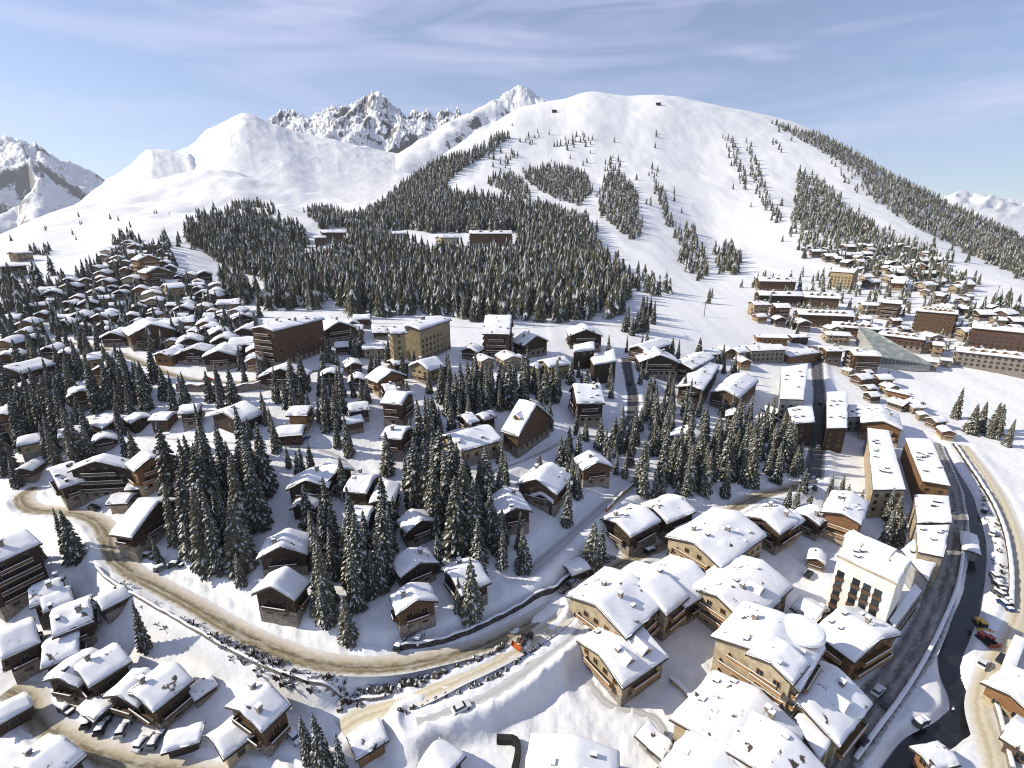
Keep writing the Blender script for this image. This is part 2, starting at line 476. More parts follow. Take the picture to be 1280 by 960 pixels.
def road_material(kind):
    m = bpy.data.materials.new('road_' + kind)
    m.use_nodes = True
    nt = m.node_tree; L = nt.links
    b = nt.nodes['Principled BSDF']; b.inputs['Roughness'].default_value = 0.75; b.inputs['Specular IOR Level'].default_value = 0.3
    uv = nd(nt, 'ShaderNodeUVMap')
    sp = nd(nt, 'ShaderNodeSeparateXYZ'); L.new(uv.outputs[0], sp.inputs[0])
    n = nd(nt, 'ShaderNodeTexNoise'); n.inputs['Scale'].default_value = 0.7; n.inputs['Detail'].default_value = 9; n.inputs['Roughness'].default_value = 0.68
    tcn = nd(nt, 'ShaderNodeTexCoord'); L.new(tcn.outputs['Object'], n.inputs['Vector'])
    # streaks along the way
    mp = nd(nt, 'ShaderNodeMapping'); mp.inputs['Scale'].default_value = (7, 0.16, 1); L.new(uv.outputs[0], mp.inputs[0])
    n2 = nd(nt, 'ShaderNodeTexNoise'); n2.inputs['Scale'].default_value = 1.0; n2.inputs['Detail'].default_value = 5; L.new(mp.outputs[0], n2.inputs['Vector'])
    a = nd(nt, 'ShaderNodeMath', operation='MULTIPLY_ADD'); a.inputs[1].default_value = 0.42; L.new(n.outputs['Fac'], a.inputs[0]); 
    sb = nd(nt, 'ShaderNodeMath', operation='SUBTRACT'); sb.inputs[1].default_value = 0.20; L.new(sp.outputs[0], sb.inputs[0]); L.new(sb.outputs[0], a.inputs[2])
    r = nd(nt, 'ShaderNodeValToRGB')
    S3 = (0.70, 0.70, 0.71)
    ramps = {
     'tan': [(0.0, S3), (0.10, (0.50, 0.46, 0.38)), (0.22, (0.17, 0.135, 0.08)), (0.34, (0.31, 0.255, 0.155)), (0.46, (0.12, 0.095, 0.06)), (0.60, (0.38, 0.33, 0.23)), (0.78, (0.58, 0.52, 0.44)), (1.0, S3)],
     'pale': [(0.0, S3), (0.25, (0.60, 0.54, 0.40)), (0.38, (0.46, 0.39, 0.26)), (0.5, (0.64, 0.58, 0.45)), (0.65, (0.50, 0.44, 0.31)), (1.0, S3)],
     'grey': [(0.0, S3), (0.25, (0.42, 0.42, 0.42)), (0.5, (0.52, 0.52, 0.51)), (0.65, (0.36, 0.36, 0.36)), (1.0, S3)],
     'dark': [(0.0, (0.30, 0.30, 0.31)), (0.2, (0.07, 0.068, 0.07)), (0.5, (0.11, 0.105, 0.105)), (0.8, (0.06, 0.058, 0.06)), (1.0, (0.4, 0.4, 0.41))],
     'slush': [(0.0, (0.62, 0.61, 0.60)), (0.14, (0.15, 0.14, 0.13)), (0.36, (0.36, 0.34, 0.31)), (0.5, (0.11, 0.103, 0.095)), (0.68, (0.30, 0.28, 0.26)), (0.85, (0.09, 0.085, 0.08)), (1.0, (0.60, 0.59, 0.58))]}[kind]
    el = r.color_ramp.elements
    while len(el) < len(ramps): el.new(0.5)
    for e, (p, c) in zip(el, ramps): e.position = p; e.color = (*c, 1)
    L.new(a.outputs[0], r.inputs[0])
    mxs = nd(nt, 'ShaderNodeMix', data_type='RGBA')
    rr = nd(nt, 'ShaderNodeValToRGB'); rr.color_ramp.elements[0].position = 0.50; rr.color_ramp.elements[1].position = 0.72
    L.new(n2.outputs['Fac'], rr.inputs[0])
    ms = nd(nt, 'ShaderNodeMath', operation='MULTIPLY'); ms.inputs[1].default_value = 0.6; L.new(rr.outputs[0], ms.inputs[0])
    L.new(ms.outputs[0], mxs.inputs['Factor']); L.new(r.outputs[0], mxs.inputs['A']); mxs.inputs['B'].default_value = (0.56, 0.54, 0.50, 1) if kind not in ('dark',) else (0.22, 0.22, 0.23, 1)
    L.new(mxs.outputs['Result'], b.inputs['Base Color'])
    bp = nd(nt, 'ShaderNodeBump'); bp.inputs['Strength'].default_value = 0.35; bp.inputs['Distance'].default_value = 0.12
    L.new(n2.outputs['Fac'], bp.inputs['Height']); L.new(bp.outputs[0], b.inputs['Normal'])
    return m

def ribbon(name, C, half, mats, dz=0.12, nx=8, wob=0.5):
    C = np.asarray(C)
    T = np.gradient(C[:, :2], axis=0); T /= np.linalg.norm(T, axis=1)[:, None] + 1e-9
    N = np.stack([-T[:, 1], T[:, 0]], 1)
    n = len(C)
    wl_ = 1 + wob / half * vnoise(np.arange(n) * 0.11, np.zeros(n), 2); wr_ = 1 + wob / half * vnoise(np.arange(n) * 0.13, np.zeros(n) + 9, 6)
    V = []; UVs = []
    le = np.concatenate([[0], np.cumsum(np.linalg.norm(np.diff(C[:, :2], axis=0), axis=1))])
    for i in range(nx + 1):
        a = i / nx * 2 - 1
        w = half * a * np.where(a < 0, wl_, wr_)
        x = C[:, 0] + N[:, 0] * w; y = C[:, 1] + N[:, 1] * w
        V.append(np.stack([x, y, C[:, 2] + dz - 0.10 * a * a], 1))
        UVs.append(np.stack([np.full(n, i / nx), le], 1))
    V = np.array(V).transpose(1, 0, 2).reshape(-1, 3); UVs = np.array(UVs).transpose(1, 0, 2).reshape(-1, 2)
    a = (np.arange(n - 1)[:, None] * (nx + 1) + np.arange(nx)[None, :]).ravel()
    Fq = np.stack([a, a + nx + 1, a + nx + 2, a + 1], 1)[:, ::-1]
    me = np_mesh(name, V, Fq, mats, smooth=True)
    lay = me.uv_layers.new(name='UVMap')
    lay.data.foreach_set('uv', UVs[Fq.ravel()].astype(np.float32).ravel())
    return me

RM = {k: road_material(k) for k in ('tan', 'pale', 'grey', 'dark', 'slush')}
for nm, lb, hw, bank, mk, C in PATHS:
    o = link_mesh(nm, ribbon(nm, C, hw, [RM[mk]]))
    prop(o, lb, kind='structure')
M['water'] = mat('dark_water', (0.012, 0.012, 0.014), 0.25, 0.5, 0.5, 0.2, spec=0.5)
o = link_mesh('stream', ribbon('stream', [(x, y, z - 1.7) for x, y, z in SC], 2.4, [M['water']], 0.0, 4, 0.5))
prop(o, 'dark narrow stream winding between snow banks', kind='structure')

# ---------------------------------------------------------------- ground and mountain sheets
def snow_ground(name, rock_lo, rock_hi, nscale, bump_d, track=True):
    m = bpy.data.materials.new(name)
    m.use_nodes = True
    nt = m.node_tree; L = nt.links
    b = nt.nodes['Principled BSDF']; b.inputs['Roughness'].default_value = 0.65; b.inputs['Specular IOR Level'].default_value = 0.25
    t = nd(nt, 'ShaderNodeTexCoord')
    n = nd(nt, 'ShaderNodeTexNoise'); n.inputs['Scale'].default_value = nscale; n.inputs['Detail'].default_value = 9; n.inputs['Roughness'].default_value = 0.6
    L.new(t.outputs['Object'], n.inputs['Vector'])
    r = nd(nt, 'ShaderNodeValToRGB')
    r.color_ramp.elements[0].position = 0.3; r.color_ramp.elements[0].color = (0.74, 0.75, 0.77, 1)
    r.color_ramp.elements[1].position = 0.7; r.color_ramp.elements[1].color = (0.86, 0.86, 0.86, 1)
    L.new(n.outputs['Fac'], r.inputs[0])
    mpg = nd(nt, 'ShaderNodeMapping'); mpg.inputs['Scale'].default_value = (0.10, 0.008, 0.02); L.new(t.outputs['Object'], mpg.inputs[0])
    ng = nd(nt, 'ShaderNodeTexNoise'); ng.inputs['Scale'].default_value = 1.0; ng.inputs['Detail'].default_value = 6; L.new(mpg.outputs[0], ng.inputs['Vector'])
    rg = nd(nt, 'ShaderNodeValToRGB'); rg.color_ramp.elements[0].position = 0.35; rg.color_ramp.elements[0].color = (.90, .90, .91, 1); rg.color_ramp.elements[1].position = 0.6
    L.new(ng.outputs['Fac'], rg.inputs[0])
    mg = nd(nt, 'ShaderNodeMix', data_type='RGBA', blend_type='MULTIPLY'); mg.inputs['Factor'].default_value = 1.0
    L.new(r.outputs[0], mg.inputs['A']); L.new(rg.outputs[0], mg.inputs['B'])
    g = nd(nt, 'ShaderNodeNewGeometry')
    s = nd(nt, 'ShaderNodeSeparateXYZ'); L.new(g.outputs['Normal'], s.inputs[0])
    n3 = nd(nt, 'ShaderNodeTexNoise'); n3.inputs['Scale'].default_value = nscale * 0.9; n3.inputs['Detail'].default_value = 10; n3.inputs['Roughness'].default_value = 0.68
    L.new(t.outputs['Object'], n3.inputs['Vector'])
    ma = nd(nt, 'ShaderNodeMath', operation='MULTIPLY_ADD'); ma.inputs[1].default_value = 0.9; L.new(n3.outputs['Fac'], ma.inputs[0]); L.new(s.outputs[2], ma.inputs[2])
    rr = nd(nt, 'ShaderNodeValToRGB')
    rr.color_ramp.elements[0].position = rock_lo; rr.color_ramp.elements[0].color = (1, 1, 1, 1)
    rr.color_ramp.elements[1].position = rock_hi; rr.color_ramp.elements[1].color = (0, 0, 0, 1)
    mm = nd(nt, 'ShaderNodeMath', operation='MULTIPLY'); mm.inputs[1].default_value = 0.55
    L.new(ma.outputs[0], mm.inputs[0]); L.new(mm.outputs[0], rr.inputs[0])
    mx2 = nd(nt, 'ShaderNodeMix', data_type='RGBA')
    L.new(rr.outputs[0], mx2.inputs['Factor']); L.new(mg.outputs['Result'], mx2.inputs['A']); mx2.inputs['B'].default_value = (0.13, 0.125, 0.125, 1)
    L.new(mx2.outputs['Result'], b.inputs['Base Color'])
    bp = nd(nt, 'ShaderNodeBump'); bp.inputs['Strength'].default_value = 0.5; bp.inputs['Distance'].default_value = bump_d
    L.new(n.outputs['Fac'], bp.inputs['Height'])
    L.new(bp.outputs[0], b.inputs['Normal'])
    return m

def grid_mesh(name, Ug, Sg, Zg, m):
    Zg = np.maximum(Zg, -410)
    Yg = np.exp(Sg)[None, :].repeat(len(Ug), 0); Xg = Ug[:, None] * Yg
    V = np.stack([Xg, Yg, Zg], 2).reshape(-1, 3)
    ns = len(Sg)
    a = (np.arange(len(Ug) - 1)[:, None] * ns + np.arange(ns - 1)[None, :]).ravel()
    Fq = np.stack([a, a + ns, a + ns + 1, a + 1], 1)
    me = np_mesh(name, V, Fq, [m], smooth=True)
    return link_mesh(name, me)

prop(grid_mesh('snowy_ground', U, S, Z, snow_ground('ground_snow', 0.20, 0.42, 0.45, 0.5)), 'snow covered ground rising from the village to the ski hill', kind='structure')

def mountain(name, label, rows, u0, u1, s0, s1, nu, ns, amp, fu, fs, mt, rib=0.0, seed=0, wide=0.25, peaks=(), rough=14, cell=70):
    Ug = np.linspace(u0, u1, nu); Sg = np.linspace(math.log(s0), math.log(s1), ns)
    Zg, ss, zz = sheet(rows, Ug, Sg)
    ridge = ss[-3][:, None]
    w = np.exp(-((Sg[None, :] - ridge) / wide)**2)
    un = Ug[:, None] + 0 * Zg; sn = Sg[None, :] + 0 * Zg
    Zg = Zg + amp * w * (fbm(un * fu, sn * fs, 5, seed, True) - 0.15)
    if rib:
        Zg = Zg + rib * w * (fbm(un * fu * 2.5 + 1.5 * vnoise(un * 9, sn * 9, 3), sn * fs * 0.4, 4, seed + 20, True) - 0.2)
    Yg = np.exp(Sg)[None, :] + 0 * Zg; Xg = Ug[:, None] * Yg
    rr = random.Random(seed)
    for px, py, Y, k in peaks:
        u, t = ray(px, py); z0 = CAMZ - t * Y
        wx = cell * .35 * vnoise(Xg / cell, Yg / cell, seed + 3); wy = cell * .35 * vnoise(Xg / cell + 40, Yg / cell, seed + 4)
        dx, dy = Xg - u * Y + wx, Yg - Y + wy
        th = np.arctan2(dy, dx); ph = rr.uniform(0, 6.28); n = rr.choice((3, 3, 4))
        kk = k * (1 + .30 * np.cos(n * th + ph) + .12 * np.cos((2 * n + 1) * th + 2 * ph))
        Zg = np.maximum(Zg, z0 - kk * np.hypot(dx, dy))
    if peaks:
        Zg = Zg + w * rough * (fbm(Xg / cell, Yg / cell, 6, seed + 9, True) - .3) + w * rough * .55 * fbm(Xg / cell * 4.3, Yg / cell * 4.3, 3, seed + 12, True)
    o = grid_mesh(name, Ug, Sg, Zg, mt)
    prop(o, label, kind='structure')
    return o
def subpeaks(main, n, seed, x0, x1, dy0, dy1, Y0, Y1, k):
    rr = random.Random(seed); o = list(main)
    for i in range(n):
        px = rr.uniform(x0, x1); near_ = min(main, key=lambda q: abs(q[0] - px))
        o.append((px, near_[1] + rr.uniform(dy0, dy1) + .35 * abs(near_[0] - px), rr.uniform(Y0, Y1), k * rr.uniform(.8, 1.2)))
    return o
def lower(row, dz):
    r = row.copy(); r[:, 2] -= dz; return r

ROCKY = snow_ground('rocky_snow', 0.535, 0.575, 0.030, 8.0)
SOFT = snow_ground('high_snow', 0.40, 0.50, 0.02, 6.0)
kn = rowpts('Y', [(0, 312, 1480), (60, 276, 1520), (95, 255, 1550), (125, 235, 1580), (160, 209, 1600), (185, 191, 1620), (205, 187, 1640), (228, 192, 1660), (246, 200, 1650), (270, 232, 1600), (300, 300, 1550)])
knf = rowpts('Y', [(0, 330, 1150), (60, 300, 1200), (150, 262, 1250), (200, 250, 1280), (250, 250, 1300), (300, 290, 1300)])
mountain('shaded_hill', 'rounded shaded snow knoll on the left slope', [behind(knf, .8, 60), knf, kn, behind(kn, 1.15, 60), behind(kn, 1.5, 300)], -1.05, -0.45, 900, 2400, 220, 160, 12, 14, 9, SOFT, 0, 31)
dm = rowpts('Y', [(60, 290, 1700), (150, 230, 1750), (200, 205, 1780), (240, 184, 1800), (262, 168, 1850), (290, 152, 1900), (312, 145, 1950), (340, 154, 2000), (380, 168, 2060), (430, 178, 2120), (480, 190, 2180), (540, 202, 2250), (600, 195, 2300), (680, 230, 2300)])
dmm = rowpts('Y', [(60, 300, 1400), (150, 250, 1400), (240, 218, 1450), (300, 200, 1480), (350, 205, 1500), (400, 226, 1480), (440, 232, 1500), (500, 236, 1550), (600, 240, 1600), (680, 250, 1600)])
dmf = rowpts('Y', [(60, 330, 1100), (150, 290, 1150), (240, 262, 1180), (330, 262, 1200), (420, 282, 1150), (500, 280, 1150), (600, 280, 1200), (680, 290, 1200)])
mountain('snow_dome', 'broad snow dome left of the jagged peaks', [behind(dmf, .8, 60), dmf, dmm, dm, behind(dm, 1.15, 60), behind(dm, 1.5, 400)], -0.95, 0.1, 900, 3200, 420, 240, 22, 7, 5, SOFT, 0, 43, 0.30)
jg = rowpts('Y', [(250, 185, 3000), (320, 160, 3000), (342, 149, 3000), (357, 137, 3000), (372, 136, 3000), (386, 143, 3000), (400, 139, 3000), (415, 133, 3000), (430, 137, 3000), (444, 123, 3000), (452, 128, 3000), (461, 115, 3000), (468, 112, 3000),
                   (478, 121, 3000), (487, 131, 3000), (497, 134, 3000), (508, 144, 3000), (520, 141, 3000), (530, 138, 3000), (541, 146, 3000), (555, 138, 3000), (572, 139, 3000), (590, 142, 3000), (620, 150, 3000), (700, 190, 3000)])
jgm = rowpts('Y', [(250, 205, 2700), (340, 182, 2700), (420, 172, 2700), (465, 165, 2700), (520, 172, 2700), (600, 180, 2700), (700, 210, 2700)])
jgf = rowpts('Y', [(250, 240, 2350), (340, 225, 2350), (465, 222, 2350), (600, 230, 2350), (700, 250, 2350)])
mountain('jagged_mountain', 'jagged rocky snow peaks behind the dome', [behind(jgf, .85, 60), jgf, jgm, lower(jg, 38), behind(jg, 1.12, 200), behind(jg, 1.5, 900)], -0.68, 0.12, 2000, 4600, 640, 300, 26, 17, 14, ROCKY, 0, 7, 0.20, subpeaks([(357, 136, 3000, 1.1), (372, 136, 3000, 1.2), (400, 139, 3000, 1.3), (415, 132, 3000, 1.1), (430, 137, 3000, 1.3), (445, 122, 2990, 1.5), (461, 115, 3000, 1.3), (469, 111, 3000, 1.2), (480, 123, 2990, 1.4), (494, 133, 3000, 1.2), (520, 140, 3000, 1.1), (531, 137, 3000, 1.2), (556, 137, 3000, 1.1), (573, 138, 3000, 1.1), (590, 141, 3000, 1.0)], 26, 3, 340, 600, 14, 44, 2650, 2950, 1.0), 26, 70)
pk = rowpts('Y', [(520, 205, 2400), (560, 176, 2400), (585, 157, 2400), (605, 141, 2400), (622, 128, 2400), (633, 119, 2400), (642, 112, 2400), (652, 106.5, 2400), (661, 110, 2400), (670, 120, 2400), (681, 132, 2400), (700, 142, 2400), (760, 170, 2400)])
pkm = rowpts('Y', [(520, 220, 2200), (600, 166, 2200), (652, 140, 2200), (700, 160, 2200), (760, 190, 2200)])
pkf = rowpts('Y', [(520, 250, 1900), (600, 215, 1900), (652, 195, 1900), (700, 200, 1900), (760, 220, 1900)])
mountain('pointed_mountain', 'pointed rocky summit above the ski hill', [behind(pkf, .85, 60), pkf, pkm, lower(pk, 18), behind(pk, 1.12, 160), behind(pk, 1.5, 800)], -0.22, 0.22, 1600, 3700, 360, 220, 8, 26, 18, ROCKY, 0, 17, 0.10, [(652, 106, 2400, .80), (642, 112, 2390, .9), (664, 113, 2410, .85), (672, 121, 2380, .9), (628, 124, 2380, .8), (640, 130, 2280, .8), (660, 134, 2270, .9)], 9, 50)
fl = rowpts('Y', [(-300, 260, 4500), (-160, 210, 4500), (-60, 190, 4500), (-20, 182, 4500), (4, 178, 4500), (15, 171, 4500), (24, 172, 4500), (34, 186, 4500), (46, 181, 4500), (58, 188, 4500), (78, 204, 4500), (98, 214, 4500), (118, 226, 4500), (150, 245, 4500), (220, 290, 4500)])
flm = rowpts('Y', [(-300, 290, 3900), (-60, 232, 3900), (20, 222, 3900), (110, 255, 3900), (220, 310, 3900)])
flf = rowpts('Y', [(-300, 350, 3200), (20, 330, 3200), (220, 350, 3200)])
mountain('rocky_mountain', 'hazy rocky snow mountain at the far left', [behind(flf, .85, 60), flf, flm, lower(fl, 60), behind(fl, 1.15, 300), behind(fl, 1.6, 1200)], -1.7, -0.55, 2700, 7000, 520, 260, 40, 11, 9, ROCKY, 0, 33, 0.24, subpeaks([(4, 178, 4500, .9), (15, 170, 4500, .9), (24, 173, 4500, 1.0), (46, 180, 4500, .9), (-20, 183, 4500, .9), (-60, 190, 4500, .8), (60, 191, 4500, .8), (80, 206, 4500, .8)], 22, 5, -80, 110, 10, 40, 3800, 4400, .8), 34, 150)
fr = rowpts('Y', [(1050, 300, 7000), (1150, 262, 7000), (1185, 246, 7000), (1200, 243, 7000), (1214, 250, 7000), (1230, 249, 7000), (1250, 254, 7000), (1270, 256, 7000), (1300, 258, 7000), (1400, 270, 7000), (1500, 300, 7000)])
frf = rowpts('Y', [(1050, 330, 4500), (1200, 300, 4500), (1300, 300, 4500), (1500, 340, 4500)])
frm = rowpts('Y', [(1050, 315, 5500), (1180, 276, 5500), (1240, 268, 5500), (1300, 276, 5500), (1500, 320, 5500)])
mountain('distant_mountain', 'pale distant snow range at the far right', [behind(frf, .85, 60), frf, frm, fr, behind(fr, 1.15, 300), behind(fr, 1.6, 1200)], 0.6, 1.6, 3800, 11000, 260, 120, 120, 16, 12, SOFT, 30, 37, 0.2)
# the valley floor that carries everything to the horizon
mb = MB()
mb.add([(-18200, -2000, -420), (18200, -2000, -420), (18200, 12000, -420), (-18200, 12000, -420)], [(0, 1, 2, 3)])
prop(link_mesh('valley_ground', mb.mesh('valley_ground', [SOFT])), 'snowy valley floor reaching to the horizon', kind='structure')
# ---------------------------------------------------------------- builders: buildings
def snow_blanket(name, Pf, LA, LB, th, na, nb, seed, lump=0.12, sm=None):
    """thick rounded snow on a roof; Pf(a, b) gives the roof point for a, b in 0..1, LA and LB its plan size."""
    a = np.linspace(0, 1, na + 1); b = np.linspace(0, 1, nb + 1)
    # crowd the rows at the rim so the edge reads as a round lip
    def crowd(t, L):
        e = min(0.16, 0.45 / L * 1.2)
        t = t.copy(); t[1] = e * 0.35; t[2] = e; t[-2] = 1 - e * 0.35; t[-3] = 1 - e
        t[2:-2] = np.linspace(e, 1 - e, len(t) - 4)
        return t
    a = crowd(a, LA); b = crowd(b, LB)
    A, B = np.meshgrid(a, b, indexing='ij')
    P = Pf(A, B)
    d = np.minimum(np.minimum(A, 1 - A) * LA, np.minimum(B, 1 - B) * LB)
    e = np.clip(d / 0.55, 0, 1)
    prof = 0.30 + 0.70 * np.sqrt(1 - (1 - e)**2)
    n = fbm(P[..., 0] / 2.6 + seed * 3.1, P[..., 1] / 2.6, 3, seed)
    n2 = vnoise(P[..., 0] / 6 + seed, P[..., 1] / 6 - seed, seed + 2)
    T = P.copy()
    n3 = fbm(P[..., 0] / 1.1 + seed, P[..., 1] / 1.1, 2, seed + 5)
    T[..., 2] += th * prof * (1 + 0.42 * n2) + lump * 1.5 * n * e + 0.05 * n3
    c0 = P.reshape(-1, 3).mean(0)
    rimw = np.clip(1 - d / 0.6, 0, 1) * 0.30 * vnoise(P[..., 0] / 1.7 + seed, P[..., 1] / 1.7, seed + 8)
    vx, vy = P[..., 0] - c0[0], P[..., 1] - c0[1]; vl = np.hypot(vx, vy) + 1e-6
    T[..., 0] += rimw * vx / vl; T[..., 1] += rimw * vy / vl
    # a little wandering of the eaves line
    V = [T.reshape(-1, 3)]
    k = (na + 1) * (nb + 1)
    idx = np.arange(k).reshape(na + 1, nb + 1)
    Fq = [np.stack([idx[:-1, :-1], idx[1:, :-1], idx[1:, 1:], idx[:-1, 1:]], -1).reshape(-1, 4)]
    rim = np.concatenate([idx[:, 0], idx[-1, 1:], idx[::-1, -1][1:], idx[0, ::-1][1:-1]])
    low = P.reshape(-1, 3)[rim].copy(); low[:, 2] += 0.01
    V.append(low)
    m = len(rim); j = np.arange(m)
    Fq.append(np.stack([rim[j], k + j, k + (j + 1) % m, rim[(j + 1) % m]], -1)[:, ::-1])
    return np_mesh(name, np.concatenate(V), np.concatenate(Fq), [sm or M['snow']], smooth=True)

def gable_fn(cx, cy, yaw, L, W, zr, tp):
    ca, sa = math.cos(yaw), math.sin(yaw)
    def f(A, B):
        x = (A - 0.5) * L; y = (B - 0.5) * W
        z = zr - (np.sqrt(y * y + 0.12) - 0.35) * tp
        return np.stack([cx + x * ca - y * sa, cy + x * sa + y * ca, z], -1)
    return f

def quad_fn(Q):
    Q = np.array(Q)
    def f(A, B):
        A = A[..., None]; B = B[..., None]
        return (Q[0] * (1 - A) + Q[1] * A) * (1 - B) + (Q[3] * (1 - A) + Q[2] * A) * B
    return f

def window_mesh(w, h, warm):
    m = MB(); t = 0.13
    m.box(-w/2 - t, w/2 + t, 0, 0.09, -t, 0, 0); m.box(-w/2 - t, w/2 + t, 0, 0.09, h, h + t, 0)
    m.box(-w/2 - t, -w/2, 0, 0.085, 0, h, 0); m.box(w/2, w/2 + t, 0, 0.085, 0, h, 0)
    m.box(-0.04, 0.04, 0.03, 0.07, 0, h, 0)
    m.box(-w/2, w/2, 0, 0.03, 0, h, 1)
    return m.mesh('window', [M['trim'] if warm else M['frame'], M['glass']])
WIN = {False: window_mesh(1.3, 1.4, False), True: window_mesh(1.3, 1.4, True)}

def balcony_mesh(m_):
    m = MB()   # unit width 1 along x, reaching out along +y
    m.box(-0.5, 0.5, 0, 1.35, -0.16, 0, 0)
    m.box(-0.5, 0.5, 1.27, 1.35, 0.16, 0.98, 0)
    m.box(-0.5, -0.49, 0, 1.27, 0.16, 0.98, 0); m.box(0.49, 0.5, 0, 1.27, 0.16, 0.98, 0)
    m.box(-0.503, 0.503, 1.22, 1.42, 1.0, 1.10, 0)
    m.box(-0.5, 0.5, 1.22, 1.40, 1.10, 1.20, 1)
    m.box(-0.5, 0.5, 0.9, 1.26, 0.0, 0.15, 1)
    return m.mesh('balcony', [m_, M['snow']])
BAL = {'warm': balcony_mesh(M['trim']), 'dark': balcony_mesh(M['trim_dark'])}

def chimney_mesh():
    m = MB()
    m.box(-0.45, 0.45, -0.45, 0.45, -2.0, 1.5, 0)
    m.box(-0.6, 0.6, -0.6, 0.6, 1.5, 1.65, 0)
    m.box(-0.42, 0.42, -0.42, 0.42, 1.65, 1.95, 2)
    m.box(-0.56, 0.56, -0.56, 0.56, 1.95, 2.30, 1)
    return m.mesh('chimney', [M['stone'], M['snow'], M['rock']])
def vent_mesh():
    m = MB()
    m.box(-0.6, 0.6, -0.4, 0.4, -0.4, 0.75, 0); m.box(-0.63, 0.63, -0.43, 0.43, 0.78, 1.02, 1)
    return m.mesh('vent', [M['rock'], M['snow']])
def dormer_mesh():
    m = MB()
    m.add([(-1.5, -1.2, -1.5), (1.5, -1.2, -1.5), (1.5, 2.4, -1.5), (-1.5, 2.4, -1.5), (-1.5, -1.2, 1.0), (1.5, -1.2, 1.0), (1.5, 2.4, 1.0), (-1.5, 2.4, 1.0), (0, -1.2, 1.9), (0, 2.4, 1.9)],
          [(0, 1, 5, 8, 4), (1, 2, 6, 5), (3, 0, 4, 7), (2, 3, 7, 9, 6)], 0)
    m.add([(-1.9, -1.6, 0.9), (0, -1.6, 2.05), (1.9, -1.6, 0.9), (1.9, 2.6, 0.9), (0, 2.6, 2.05), (-1.9, 2.6, 0.9), (-1.85, -1.55, 1.35), (0, -1.55, 2.6), (1.85, -1.55, 1.35), (1.85, 2.6, 1.35), (0, 2.6, 2.6), (-1.85, 2.6, 1.35)],
          [(6, 7, 10, 11), (7, 8, 9, 10), (0, 1, 7, 6), (1, 2, 8, 7), (2, 3, 9, 8), (0, 6, 11, 5), (0, 5, 4, 1), (1, 4, 3, 2)], 1)
    m.box(-0.6, 0.6, -1.24, -1.19, -0.5, 0.8, 2)
    return m.mesh('dormer', [M['trim'], M['snow'], M['glass']])
CHIM, VENT, DORM = chimney_mesh(), vent_mesh(), dormer_mesh()

STYLE = {  # wall, gable, plinth, balcony, warm windows
 'dw': ('wood_dark', 'stone', 'dark', False), 'mw': ('wood_mid', 'stone', 'dark', True), 'ww': ('wood_warm', 'beige', 'warm', True),
 'rb': ('red_brown', 'stone', 'dark', False), 'yp': ('yellow', 'stone', 'warm', True), 'cr': ('cream', 'beige', 'dark', False),
 'be': ('beige', 'stone', 'warm', True), 'st': ('stone', 'stone', 'dark', False), 'gr': ('grey', 'grey', 'dark', False)}
LANDMARKS = []
FOOT = []          # occupied discs (x, y, r)
NOBJ = [0]

